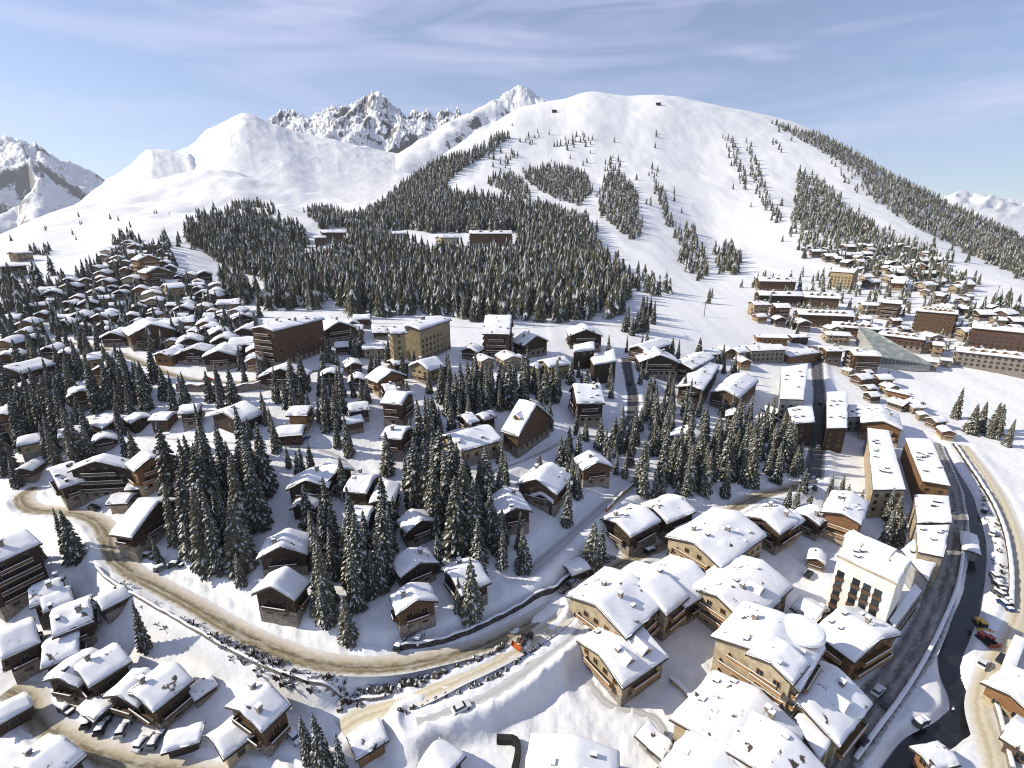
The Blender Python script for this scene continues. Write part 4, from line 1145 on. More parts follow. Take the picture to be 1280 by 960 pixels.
flat_building('flat_roofed_house', 'square flat white roof right above the blue shaded roof', 'the square flat white roof', 'house', 'be', [(1145, 657), (1187, 657), (1179, 697), (1147, 691)], 11, .5, 4, 8)
flat_building('flat_roofed_house', 'flat roof half in shade at the foot of the two long roofs', 'the half shaded flat roof', 'house', 'be', [(1143, 617), (1186, 621), (1190, 655), (1146, 655)], 10, .5, 4, 8)
flat_building('apartment_block', 'long white roof with orange end wall beside the stream, right of its twin', 'the long roof with orange end', A_, 'ww', [(1132, 545), (1165, 548), (1187, 612), (1152, 604)], 11, .5, 9, 12)
flat_building('apartment_block', 'long white roof dotted with vents, left of the orange ended long roof', 'the long vent dotted roof', A_, 'be', [(1085, 532), (1112, 536), (1131, 617), (1090, 617)], 11, .5, 10, 12)
building('hotel', 'wood gabled hotel closing the top of the vent dotted long roof', 'the wood gabled hotel', H, 'ww', (1103, 528, 1100, 506), 13, 17, 20, .9, 1, 0, 4, cap=10)
flat_building('apartment_block', 'long white roof right of the dark straight street', 'the long roof right of the dark street', A_, 'dw', [(1034, 487), (1059, 489), (1058, 540), (1033, 537)], 11, .5, 9, 14)
flat_building('apartment_block', 'long white roof with blue shaded side left of the dark straight street', 'the long roof left of the dark street', A_, 'gr', [(978, 453), (1011, 451), (1003, 508), (974, 504)], 11, .5, 6, 14)
flat_building('flat_roofed_house', 'small square roofed house at the lower end of the dark straight street', 'the small square roof by the dark street', 'house', 'dw', [(985, 508), (1015, 506), (1018, 531), (990, 530)], 11, .6, 5, 10)
flat_building('flat_roofed_house', 'blue shaded flat roof between two long white roofs', 'the blue flat roof between long roofs', 'house', 'gr', [(1060, 505), (1084, 507), (1086, 522), (1060, 522)], 8, .5, 3, 6)
building('chalet', 'large lumpy snow roof above the dense right hand spruces', 'the lumpy roof above the spruces', 'chalet', 'mw', (905, 490, 932, 466), 12, 15, 22, 1.2, 1, 0, 4, cap=10)
building('apartment_block', 'green brown windowed block at the foot of the piste', 'the green brown windowed block', A_, 'st', (933, 431, 977, 433), 11, 12, 18, .8, 1, 0, 3, cap=20)
building('restaurant', 'low snow roof with an orange wall beside the top of the dark street', 'the low orange walled roof', 'restaurant', 'ww', (978, 440, 1016, 437), 7, 12, 15, .7, 0, 0, 2, cap=8)
building('ski_station', 'long orange fronted ski station at the foot of the piste', 'the orange ski station', 'ski station', 'ww', (944, 416, 984, 422), 6, 9, 15, .7, 0, 0, 2, cap=8)
building('ski_station', 'short dark shed right of the orange ski station', 'the short dark station shed', 'ski station', 'dw', (986, 418, 1008, 419), 6, 9, 15, .7, 0, 0, 1, cap=6)
# ---------------------------------------------------------------- the resort blocks at the right
building('apartment_block', 'timber block of gables highest at the piste edge', 'the highest gabled block by the piste', A_, 'mw', (947, 346, 994, 348), 13, 15, 25, 1.0, 3, 3, 2, cap=16, hi=False)
building('apartment_block', 'long brown row behind the two yellow houses at the piste', 'the long brown row behind yellow houses', A_, 'dw', (947, 363, 1001, 367), 11, 14, 22, .9, 2, 2, 4, cap=20, hi=False)
building('apartment_block', 'row of brown gables continuing right of the long brown row', 'the row of brown gables', A_, 'mw', (1003, 364, 1050, 369), 13, 15, 26, .9, 2, 4, 3, cap=20, hi=False)
building('house', 'yellow lit house at the left tip of the resort', 'the yellow house at the resort tip', 'house', 'yp', (939, 376, 960, 378), 12, 12, 20, .8, 1, cap=12, hi=False)
building('house', 'yellow wooden gabled house right of the yellow tip house', 'the yellow wooden gable', 'house', 'ww', (966, 379, 986, 381), 11, 12, 24, .8, 1, cap=12, hi=False)
building('apartment_block', 'long terrace of dark gables in the middle of the resort', 'the long terrace of dark gables', A_, 'mw', (996, 385, 1066, 392), 12, 14, 24, .9, 3, 6, 4, cap=26, hi=False)
building('hotel', 'tall yellow hotel standing above the resort rows', 'the tall yellow resort hotel', H, 'yp', (1042, 334, 1072, 338), 19, 16, 22, .8, 2, 0, 2, cap=24, hi=False)
building('apartment_block', 'square dark brown block below the resort trees', 'the square dark brown block', A_, 'mw', (1101, 374, 1129, 377), 15, 15, 14, .8, 1, 0, 2, cap=24, hi=False)
building('house', 'pale low house left of the square dark brown block', 'the pale low house', 'house', 'be', (1075, 378, 1098, 379), 9, 11, 18, .8, 1, cap=10, hi=False)
building('apartment_block', 'tall brown block with a zigzag row of snowy gables on top', 'the zigzag topped block', A_, 'mw', (1147, 384, 1199, 389), 19, 14, 16, .8, 0, 6, 0, cap=40, hi=False)
building('apartment_block', 'very long red brown block at the right edge', 'the very long red brown block', A_, 'rb', (1216, 402, 1310, 418), 18, 14, 14, .7, 2, 0, 8, cap=44, hi=False)
building('apartment_block', 'curved terrace of small gables behind the ice rink roof', 'the terrace behind the ice rink', A_, 'mw', (1040, 401, 1098, 409), 10, 12, 22, .8, 2, 5, 4, cap=20, hi=False)
building('apartment_block', 'red brown terrace running down behind the ice rink', 'the red brown terrace', A_, 'rb', (1100, 411, 1158, 423), 10, 12, 20, .7, 1, 4, 3, cap=22, hi=False)
building('apartment_block', 'brown balconied block against the left end of the ice rink', 'the balconied block by the ice rink', A_, 'mw', (1062, 436, 1096, 441), 13, 14, 16, .8, 1, 0, 3, cap=24, hi=False)
building('apartment_block', 'mixed green and brown row below the very long red block', 'the green and brown row', A_, 'st', (1196, 430, 1290, 447), 12, 14, 18, .7, 2, 5, 4, cap=34, hi=False)
building('house', 'small yellow house right of the red brown terrace', 'the small yellow house', 'house', 'yp', (1166, 427, 1181, 429), 9, 9, 22, .7, 1, cap=8, hi=False)
building('house', 'long low wooden house on the snow right of the ice rink', 'the low house right of the ice rink', 'house', 'be', (1152, 447, 1174, 451), 6, 9, 14, .6, 0, 0, 1, cap=6, hi=False)
building('house', 'grey low house in the snow below the green and brown row', 'the grey low house', 'house', 'st', (1176, 447, 1190, 449), 5, 8, 14, .6, 0, cap=4, hi=False)
building('house', 'brown flat topped house by the top of the dark street', 'the brown house by the dark street', 'house', 'mw', (1028, 433, 1050, 436), 10, 11, 15, .7, 1, 0, 3, cap=10, hi=False)
building('house', 'snowy house between the resort terrace and the ice rink', 'the house above the ice rink', 'house', 'be', (1030, 414, 1062, 418), 7, 12, 12, .8, 1, 0, 3, cap=8, hi=False)
building('lift_station', 'dark narrow lift station with a yellow side out on the snow', 'the narrow lift station', 'lift station', 'ww', (1108, 484, 1139, 494), 5, 5, 14, .5, 0, cap=5, hi=False)
building('house', 'brown house half hidden behind the resort trees', 'the half hidden brown house', 'house', 'mw', (1172, 366, 1184, 368), 9, 10, 22, .7, 1, cap=6, hi=False)
building('house', 'dark flat house between zigzag block and resort trees', 'the dark flat house', 'house', 'dw', (1198, 383, 1216, 385), 6, 10, 12, .6, 0, cap=6, hi=False)
# ice rink: one big sloping metal roof over a glazed front
A3, B3, C3, D3 = hit(1072, 407, 13), hit(1088, 411, 13), hit(1167, 456, 5.5), hit(1098, 445, 8)
cx, cy = (A3.x + C3.x + D3.x) / 3, (A3.y + C3.y + D3.y) / 3
ir = prop(empty('ice_rink', (cx, cy, zat(cx, cy))), 'ice rink hall with a huge sloping grey green roof', 'ice rink')
L4 = [Vector((p.x - cx, p.y - cy, p.z - ir.location.z)) for p in (A3, B3, C3, D3)]
m = MB()
m.add([(p.x, p.y, p.z) for p in L4] + [(p.x, p.y, p.z - .6) for p in L4], [(0, 3, 2, 1), (4, 5, 6, 7), (0, 1, 5, 4), (1, 2, 6, 5), (2, 3, 7, 6), (3, 0, 4, 7)])
rf = link_mesh('roof', m.mesh('roof', [M['roof_green']]), ir)
ins = [p * 0.95 for p in L4]
m = MB(); m.add([(p.x, p.y, -3) for p in ins] + [(p.x, p.y, q.z - .62) for p, q in zip(ins, L4)], [(0, 1, 5, 4), (1, 2, 6, 5), (2, 3, 7, 6), (3, 0, 4, 7)])
link_mesh('wall', m.mesh('wall', [M['grey']]), ir)
m = MB(); a_, b_ = ins[3], ins[2]
for k in range(14):
    t0, t1 = (k + .12) / 15, (k + .88) / 15
    p0, p1 = a_.lerp(b_, t0), a_.lerp(b_, t1); h0 = L4[3].z * (1 - t0) + L4[2].z * t0 - 1.2
    nn = Vector((b_.y - a_.y, a_.x - b_.x, 0)).normalized() * .06
    if nn.y > 0: nn = -nn
    m.add([(p0.x + nn.x, p0.y + nn.y, 1.0), (p1.x + nn.x, p1.y + nn.y, 1.0), (p1.x + nn.x, p1.y + nn.y, h0), (p0.x + nn.x, p0.y + nn.y, h0), (p0.x, p0.y, 1.0), (p1.x, p1.y, 1.0), (p1.x, p1.y, h0), (p0.x, p0.y, h0)],
          [(0, 1, 2, 3), (0, 4, 5, 1), (2, 6, 7, 3), (1, 5, 6, 2), (0, 3, 7, 4)])
link_mesh('glazing', m.mesh('glazing', [M['glass']]), ir)
FOOT.append((cx, cy, 28)); LANDMARKS.append(('the ice rink', ir))

# ---------------------------------------------------------------- chalets among the spruces in the middle
Cn = 'chalet'
building('chalet', 'big chalet with a steep grey snow roof and a huge brown gable', 'the steep roofed big chalet', Cn, 'mw', (668, 508, 651, 499), 17, 24, 38, .7, 0, 1, 1, bal=False, cap=16, Lx=1.25)
building('chalet', 'wide low snow roofed lodge left of the steep roofed chalet', 'the wide low lodge', Cn, 'be', (561, 545, 613, 533), 9, 17, 20, .8, 1, 0, 3, wings=[((577, 521, 592, 518), 9, 9, 'dw')], cap=14)
building('chalet', 'little square snow capped house behind the wide low lodge', 'the little square house', Cn, 'dw', (600, 519, 613, 515), 7, 7, 22, .8, 0, cap=4)
building('chalet', 'flat snow roofed chalet with red brown lit walls in the left clearing', 'the red brown lit chalet', Cn, 'rb', (482, 534, 509, 540), 10, 11, 14, .7, 1, cap=14)
building('chalet', 'stacked balcony chalet in several tiers above the red brown lit one', 'the stacked balcony chalet', Cn, 'mw', (483, 489, 511, 495), 13, 13, 20, .9, 1, wings=[((478, 482, 494, 480), 12, 9)], cap=14)
building('chalet', 'chalet with glowing amber side wall below the yellow apartments', 'the amber walled chalet', Cn, 'ww', (490, 467, 474, 457), 11, 15, 26, .8, 1, cap=12)
building('chalet', 'small snow buried roof between amber chalet and yellow apartments', 'the snow buried roof', Cn, 'dw', (487, 451, 508, 448), 7, 9, 18, .9, 0, cap=5)
building('chalet', 'white peaked roof with yellow wall at the left of the spruce wall', 'the white peaked roof', Cn, 'yp', (522, 454, 545, 446), 11, 14, 26, 1.1, 1, cap=10)
building('apartment_block', 'yellow stone apartment block with a square tower end', 'the yellow towered apartments', A_, 'yp', (510, 409, 551, 394), 18, 14, 14, .8, 2, 0, 3, wings=[((485, 410, 506, 410), 20, 13)], bal=False, cap=30)
building('hotel', 'tall red brown chalet hotel alone below the big wood', 'the tall red brown hotel', H, 'rb', (606, 394, 640, 397), 20, 22, 35, .8, 0, 0, 6, cap=26)
building('chalet', 'dark chalet under a broad snow roof right of the red brown hotel', 'the broad roof by the red brown hotel', Cn, 'dw', (671, 422, 655, 414), 13, 18, 26, .9, 1, 0, 1, cap=10)
building('hotel', 'terraced hotel of many flat snow decks and dark balconies', 'the terraced snow deck hotel', H, 'dw', (733, 414, 728, 404), 14, 20, 22, 1.0, 0, 0, 2,
         flats=[([(717, 429), (743, 428), (743, 441), (717, 442)], 9, 'dw'), ([(738, 446), (768, 432), (770, 458), (742, 460)], 9, 'dw')], cap=12)
building('chalet', 'snowy hipped chalet half buried left of the terraced hotel', 'the half buried chalet', Cn, 'yp', (678, 450, 707, 448), 9, 12, 22, 1.0, 1, cap=8)
building('hotel', 'dark hotel with lumps of snow on a steep roof, left of the side street', 'the lump roofed hotel', H, 'dw', (716, 479, 751, 484), 15, 17, 35, .9, 1, 0, 7, cap=16)
building('hotel', 'wide dark gabled hotel right of the bending side street', 'the wide dark gabled hotel', H, 'dw', (825, 448, 817, 431), 14, 22, 22, .9, 1, 1, 4, wings=[((797, 432, 828, 424), 12, 13)], cap=18)
building('hotel', 'long bluish snow roof with a dark flank beyond the wide gabled hotel', 'the long bluish roof', H, 'dw', (862, 487, 886, 448), 12, 13, 16, .7, 1, 0, 2, cap=14)
building('hotel', 'shaded blue roof behind the long bluish roof', 'the shaded blue roof', H, 'dw', (851, 455, 880, 440), 12, 14, 18, .7, 1, 0, 3, cap=10)
building('chalet', 'chalet with curled snow roof and dark gable facing the shaded lane', 'the curled roof chalet', Cn, 'mw', (670, 602, 690, 577), 12, 15, 28, 1.0, 1, 0, 2, wings=[((676, 620, 684, 609), 7, 9, 'dw')], cap=10)
building('chalet', 'tidy chalet with a ribbed snow roof above the shaded lane', 'the ribbed roof chalet', Cn, 'mw', (748, 582, 735, 560), 11, 12, 26, .8, 1, cap=10)
building('lodge', 'long two part lodge with dark flank along the main road', 'the long two part lodge', 'lodge', 'dw', (769, 655, 808, 633), 10, 13, 18, .8, 1, 0, 2, wings=[((816, 638, 853, 621), 10, 13)], cap=26)
building('garage', 'small snow capped garage beside the main road bend', 'the small roadside garage', 'garage', 'dw', (708, 709, 732, 703), 4, 6, 16, .8, 0, cap=4)
building('chalet', 'chalet with streaky snow roof and front balcony above the road', 'the streaky roof chalet', Cn, 'mw', (521, 755, 512, 724), 11, 10.5, 26, .6, 1, cap=12)
building('chalet', 'blue shaded snow roof directly behind the streaky roof chalet', 'the blue shaded roof', Cn, 'dw', (525, 707, 511, 684), 9, 11, 24, .8, 1, cap=8)
building('chalet', 'pale snow roof half hidden by a single lit spruce', 'the pale roof behind the lit spruce', Cn, 'dw', (562, 719, 600, 704), 9, 12, 22, .8, 1, cap=8)
building('chalet', 'narrow snow roof among spruces left of the curled roof chalet', 'the narrow roof in the spruces', Cn, 'dw', (645, 641, 629, 606), 10, 11, 24, .9, 1, 0, 2, cap=8)
building('chalet', 'dark walled roof corner peeping out of the central spruces', 'the peeping roof corner', Cn, 'dw', (527, 655, 513, 634), 9, 10, 26, .8, 0, cap=6)
building('chalet', 'square snow roof beside the narrow long roof in the middle clearing', 'the square roof of the middle clearing', Cn, 'dw', (438, 596, 468, 600), 9, 12, 18, .9, 1, 0, 1, cap=8)
building('chalet', 'narrow long blue roof stepping down right of the square roof', 'the narrow stepping roof', Cn, 'dw', (485, 601, 477, 627), 8, 8, 18, .8, 0, cap=6)
building('chalet', 'snow heaped low roof among the spruces below the square roof', 'the snow heaped roof', Cn, 'dw', (437, 640, 465, 641), 7, 10, 18, 1.1, 0, cap=6)
building('chalet', 'gabled chalet with blue snow roof at the top of the snow gully', 'the gabled chalet atop the gully', Cn, 'dw', (383, 606, 391, 581), 10, 13, 26, .8, 1, 0, 1, wings=[((425, 590, 408, 577), 9, 11)], cap=10)
building('hut', 'little dark gabled hut in front of the gully top chalet', 'the little gabled hut', 'hut', 'dw', (380, 628, 384, 618), 6, 8, 26, .7, 0, cap=4)
building('chalet', 'dark gabled chalet at mid height of the shaded snow gully', 'the mid gully chalet', Cn, 'dw', (351, 688, 361, 657), 11, 13, 28, .9, 1, 0, 1, cap=8)
building('chalet', 'tall dark gabled chalet at the foot of the snow gully by the road', 'the gully foot chalet', Cn, 'dw', (346, 731, 353, 713), 12, 12, 30, .9, 0, cap=10)
building('chalet', 'big mound shaped snow roof left of the tall spruces', 'the mound shaped roof', Cn, 'dw', (279, 521, 309, 500), 8, 17, 20, 1.3, 0, 0, 1, cap=4)
building('chalet', 'small two tone house with brown band left of the mound roof', 'the two tone house', Cn, 'rb', (226, 511, 250, 506), 8, 9, 16, .8, 0, cap=6)
building('garage', 'brown fronted snow roofed garage, right one of the pair', 'the right brown garage', 'garage', 'mw', (192, 519, 217, 517), 5, 8, 16, .8, 0, cap=4)
building('garage', 'small boxy snow roofed garage, left one of the pair', 'the left boxy garage', 'garage', 'dw', (177, 524, 168, 516), 5, 8, 18, .8, 0, cap=3)
building('chalet', 'low snowy chalet left of the two garages', 'the low chalet by the garages', Cn, 'mw', (147, 525, 128, 519), 6, 11, 18, .9, 0, cap=5)
building('chalet', 'wide dark double gabled chalet above the left road bend', 'the wide double gabled chalet', Cn, 'dw', (71, 590, 86, 577), 12, 20, 20, .8, 1, 0, 3, wings=[((121, 580, 130, 566), 14, 19)], cap=24)
building('chalet', 'tall chalet with orange lit side behind the double gabled one', 'the orange sided chalet', Cn, 'ww', (190, 575, 177, 562), 13, 11, 30, .8, 1, cap=10)
building('hut', 'tiny snow capped hut below the orange sided chalet', 'the tiny hut', 'hut', 'mw', (168, 605, 182, 602), 4, 6, 20, .8, 0, cap=3)
building('hut', 'low snowy hut between road and orange sided chalet', 'the low snowy hut', 'hut', 'be', (146, 622, 160, 618), 4, 7, 18, .8, 0, cap=3)
building('chalet', 'chalet with a big plain pale snow roof beside the curving road', 'the big plain roof chalet', Cn, 'dw', (199, 628, 172, 624), 13, 20, 30, .6, 0, cap=14)
building('chalet', 'brown orange fronted cottage in the row of snowy cars', 'the orange fronted cottage', Cn, 'ww', (362, 510, 389, 511), 8, 9, 18, .8, 0, cap=6)
building('carport', 'long low snow roof above the row of snowy parked cars', 'the long low carport', 'carport', 'mw', (343, 538, 381, 534), 5, 9, 16, .9, 0, cap=4)
building('chalet', 'barrel shaped snow roof hanging over the curved road', 'the barrel shaped roof', Cn, 'dw', (350, 464, 360, 452), 10, 20, 22, .9, 0, cap=8)
building('hotel', 'long dark brown hotel with orange lit end and bright window spots', 'the long dark brown hotel', H, 'mw', (326, 411, 391, 392), 19, 15, 12, .7, 2, 0, 5, cap=34)
building('chalet', 'dark broad gabled chalet right of the long dark brown hotel', 'the dark broad gabled chalet', Cn, 'dw', (424, 404, 409, 397), 14, 21, 24, .8, 1, 0, 1, cap=12)
building('chalet', 'pair roofed chalet left below the long dark brown hotel', 'the pair roofed chalet', Cn, 'dw', (240, 437, 252, 428), 9, 12, 18, .8, 0, cap=8, wings=[((229, 441, 238, 436), 7, 9)])
building('chalet', 'dark stepped gable chalet in front of the long dark brown hotel', 'the stepped gable chalet', Cn, 'dw', (272, 441, 282, 428), 10, 14, 22, .8, 0, cap=8)
building('chalet', 'large brown gabled chalet with yellow left wall in the hamlet', 'the large brown gabled chalet', Cn, 'mw', (189, 407, 179, 399), 14, 21, 24, .8, 0, cap=14)
building('chalet', 'blue roofed cottage with orange wall below the large brown gable', 'the blue roofed cottage', Cn, 'ww', (200, 443, 222, 433), 7, 10, 20, .7, 0, cap=6)
building('hotel', 'yellow lit hotel at the top of the hamlet', 'the yellow lit hamlet hotel', H, 'ww', (186, 321, 176, 317), 17, 16, 24, .8, 1, cap=16, hi=False)
building('hotel', 'dark broad roofed chalet just below the yellow lit hotel', 'the broad roof under the yellow hotel', H, 'mw', (198, 337, 186, 331), 14, 17, 24, .8, 1, cap=12, hi=False)
building('chalet', 'chalet with yellow front under snow, right edge of the hamlet', 'the yellow fronted hamlet chalet', Cn, 'yp', (204, 357, 228, 353), 10, 14, 20, .9, 1, cap=8, hi=False)
building('farmhouse', 'lone yellowish house with black trees on the far left slope', 'the lone slope house', 'farmhouse', 'yp', (13, 316, 36, 313), 8, 10, 16, .6, 0, cap=5, hi=False)
building('farmhouse', 'long dark house at the left edge below the lone slope house', 'the long dark edge house', 'farmhouse', 'dw', (-4, 333, 30, 328), 9, 11, 14, .5, 0, cap=6, hi=False)
building('chalet', 'long snow roof sloping through the left spruces', 'the long roof in the left spruces', Cn, 'dw', (8, 467, 50, 441), 11, 16, 18, .8, 0, 0, 1, cap=8)
# hotels inside the wood
building('hotel', 'largest snow topped hotel inside the big wood', 'the largest hotel in the wood', H, 'mw', (586, 290, 640, 288), 17, 18, 18, .9, 2, 3, 3, cap=20, hi=False)
building('hotel', 'snow roofed chalet hotel left of the largest hotel in the wood', 'the second hotel in the wood', H, 'be', (547, 297, 571, 293), 14, 14, 20, .9, 1, 0, 1, cap=10, hi=False)
building('hotel', 'small brown hotel at the left end of the wood clearing', 'the third hotel in the wood', H, 'mw', (489, 291, 508, 289), 14, 13, 20, .9, 1, cap=10, hi=False)
building('hotel', 'snowy stepped hotel in the left clearing of the wood', 'the stepped hotel in the wood', H, 'mw', (401, 290, 432, 286), 13, 16, 20, .9, 1, 0, 2, wings=[((392, 297, 408, 294), 10, 11)], cap=12, hi=False)
building('chalet', 'yellow walled chalet below the stepped hotel in the wood', 'the yellow chalet in the wood', Cn, 'ww', (381, 317, 398, 311), 10, 11, 20, .8, 0, cap=6, hi=False)

# ---------------------------------------------------------------- lower left chalets
building('chalet', 'grey snow roofed chalet with dormer, upper of the pair at the tan forecourt', 'the upper forecourt chalet', Cn, 'dw', (98, 845, 150, 802), 10, 10, 22, .7, 1, 0, 0, wings=[((73, 852, 117, 806), 9, 10)], cap=14)
building('chalet', 'grey snow roofed double chalet, lower of the pair at the tan forecourt', 'the lower forecourt chalet', Cn, 'dw', (170, 874, 221, 826), 10, 11, 22, .7, 1, 0, 0, wings=[((147, 872, 186, 834), 9, 10)], cap=16)
building('chalet', 'isolated chalet with ribbed grey roof and railed balcony near the bottom', 'the isolated ribbed roof chalet', Cn, 'mw', (301, 891, 338, 853), 12, 12, 24, .4, 2, cap=14)
building('shed', 'lower shed roof in front of the isolated ribbed roof chalet', 'the lower shed', 'shed', 'be', (276, 923, 302, 902), 6, 8, 20, .5, 0, cap=5)
building('chalet', 'dark chalet with a long snow roof at the left edge', 'the left edge snow roof chalet', Cn, 'dw', (2, 801, 36, 775), 11, 12, 24, .9, 0, cap=12)
building('chalet', 'upper of two lumpy snow roofs beside the white gully', 'the upper lumpy roof', Cn, 'dw', (64, 778, 112, 744), 10, 12, 22, 1.0, 2, 0, 1, cap=12)
building('chalet', 'lower of two lumpy snow roofs beside the white gully', 'the lower lumpy roof', Cn, 'dw', (54, 815, 98, 786), 9, 11, 22, 1.0, 1, 0, 1, cap=12)
building('chalet', 'chalet with two stepped snow roofs just under the leaning spruces', 'the stepped snow roof chalet', Cn, 'dw', (37, 746, 78, 719), 9, 10, 22, .9, 2, wings=[((52, 757, 88, 731), 8, 8)], cap=10)
building('apartment_block', 'big dark balconied block cut by the left edge', 'the dark balconied edge block', A_, 'dw', (-40, 705, 30, 652), 17, 14, 20, .7, 1, 0, 2, cap=26)
building('chalet', 'snow roof corner at the very bottom left', 'the bottom left roof', Cn, 'dw', (36, 960, 74, 925), 8, 12, 22, .9, 1, cap=8)
building('hut', 'little dark fronted hut with a white roof beside the tan road', 'the little white roofed hut', 'hut', 'dw', (222, 922, 236, 917), 3.6, 5, 14, .7, 0, cap=2)
building('shed', 'narrow snow roofed shed between the two forecourt chalets', 'the narrow forecourt shed', 'shed', 'dw', (112, 876, 130, 887), 4, 5, 14, .6, 0, cap=2)
building('hut', 'small shed with snow roof at the left edge by the forecourt', 'the left edge shed', 'hut', 'dw', (-4, 892, 22, 878), 5, 6, 18, .7, 0, cap=2)
building('shed', 'snow roof above the shaded yard at the bottom middle', 'the bottom middle roof', 'shed', 'dw', (536, 945, 560, 960), 6, 9, 18, .8, 0, cap=3)
building('shed', 'wooden fronted shed buried in shaded snow at the bottom', 'the buried wooden shed', 'shed', 'ww', (452, 926, 466, 915), 4, 6, 14, .7, 0, cap=3)
building('kiosk', 'snow topped kiosk in the stream bend at the bottom right', 'the stream bend kiosk', 'kiosk', 'ww', (1166, 944, 1174, 940), 4, 5, 20, .6, 0, cap=2)
building('house', 'snow roofed house with orange wall at the bottom right edge', 'the right edge orange house', 'house', 'ww', (1262, 870, 1300, 846), 7, 10, 20, .7, 0, cap=8)
building('house', 'snow roof with rusty wall in the bottom right corner', 'the corner rusty house', 'house', 'rb', (1272, 905, 1310, 930), 6, 10, 20, .6, 0, cap=6)
building('shed', 'snow covered bridge shed on the strip between street and stream', 'the snowy strip shed', 'shed', 'gr', (1211, 664, 1214, 692), 4, 5, 12, .7, 0, cap=2)
building('hut', 'white boxy hut in the blue shaded yard below the annex', 'the boxy yard hut', 'hut', 'gr', (812, 918, 826, 930), 4, 5, 12, .8, 0, cap=2)

# ---------------------------------------------------------------- hamlets of small chalets
SMALLS = []
def free(x, y, r, k=0.9):
    return all((x - a)**2 + (y - b)**2 > ((r + c) * k)**2 for a, b, c in FOOT)
def on_road(x, y, w=1.0):
    for _, _, hw, _, _, C in PATHS:
        if np.min((C[:, 0] - x)**2 + (C[:, 1] - y)**2) < (hw + w)**2: return True
    return np.min((SC[:, 0] - x)**2 + (SC[:, 1] - y)**2) < (2.6 + w)**2
def hamlet(poly, spacing, seed, group, yaws, sc, limit, holes=(), parts=True, jit=.30):
    rr = random.Random(seed); n = 0
    for x, y in scatter(poly, spacing, rr, jit, holes):
        s = rr.uniform(*sc)
        if not free(x, y, 5.6 * s, .70) or on_road(x, y, 4.5): continue
        if n >= limit: break
        yw = R(rr.choice(yaws) + rr.uniform(-12, 12))
        k = rr.randrange(8)
        SMALLS.append((small_chalet(x, y, yw, k, s, parts), k, group)); n += 1
    print('hamlet', group, n)
HAM = [(0, 470), (0, 400), (45, 372), (110, 350), (140, 312), (160, 300), (200, 300), (215, 335), (262, 352), (300, 392), (322, 402), (330, 440), (300, 458), (230, 462), (150, 436), (60, 424)]
hamlet(HAM, 12.6, 3, 'chalets of the crowded left hillside hamlet', (112, 112, 120, 100, 25), (.55, 1.1), 140, jit=.45)
hamlet([(0, 500), (0, 470), (60, 430), (110, 440), (140, 470), (165, 500), (130, 530), (60, 560), (0, 570)], 21, 5, 'chalets among the left spruces', (112, 120, 30), (.75, 1.0), 14)
hamlet([(985, 300), (1010, 288), (1080, 284), (1118, 292), (1165, 318), (1195, 345), (1218, 372), (1200, 384), (1130, 368), (1085, 362), (1078, 345), (1040, 330), (1010, 318)], 20, 9, 'chalets in the trees above the right resort', (10, 0, -15, 95, 45), (.6, 1.2), 75, parts=True, jit=.5)
hamlet([(385, 440), (480, 432), (480, 480), (430, 500), (400, 480)], 16, 12, 'chalets under the broad gabled chalet', (112, 20), (.7, 1.0), 7)
hamlet([(900, 560), (790, 560), (830, 530), (880, 545)], 22, 14, 'chalets inside the right spruces', (60, 120), (.8, 1.1), 3)
hamlet([(250, 470), (330, 478), (345, 445), (300, 440)], 11, 21, 'chalets under the long dark brown hotel', (112, 20), (.6, .9), 8)
hamlet([(430, 396), (476, 398), (480, 432), (440, 430)], 14, 22, 'chalets left of the yellow towered apartments', (112, 20), (.6, .95), 5)
hamlet([(555, 440), (660, 445), (715, 470), (690, 480), (600, 470), (560, 465)], 14, 23, 'chalets below the tall red brown hotel', (60, 112), (.6, .95), 8)
hamlet([(395, 500), (470, 500), (470, 560), (400, 570)], 16, 24, 'chalets in the bright middle clearing', (100, 20), (.6, .9), 6)
hamlet([(60, 600), (0, 590), (0, 540), (80, 545), (160, 540), (160, 560), (60, 580)], 15, 25, 'chalets above the left road bend', (112, 40), (.6, .9), 8)
hamlet([(0, 742), (30, 730), (40, 770), (0, 780)], 13, 26, 'chalets at the left edge below the dark block', (112,), (.6, .8), 3)
hamlet([(0, 910), (26, 900), (40, 925), (30, 958), (0, 960)], 11, 27, 'sheds in the bottom left corner', (50,), (.5, .7), 4)
hamlet([(885, 545), (985, 545), (990, 500), (940, 498)], 15, 28, 'chalets behind the lumpy roof', (60, 112), (.6, .9), 6)
hamlet([(1060, 440), (1050, 470), (1062, 500), (1130, 520), (1150, 508), (1100, 470)], 12, 29, 'sheds beside the long roofs on the snow', (100, 10), (.5, .85), 12)
hamlet([(1130, 505), (1160, 540), (1190, 560), (1180, 535)], 11, 30, 'sheds at the top of the slushy street', (70, 10), (.5, .8), 6)
hamlet([(880, 440), (925, 436), (930, 462), (890, 462)], 14, 31, 'chalets at the piste foot', (20, 100), (.6, .9), 5)
hamlet([(1000, 668), (1040, 650), (1036, 700), (1010, 735)], 11, 32, 'sheds in the shaded courtyard', (60,), (.45, .6), 3)

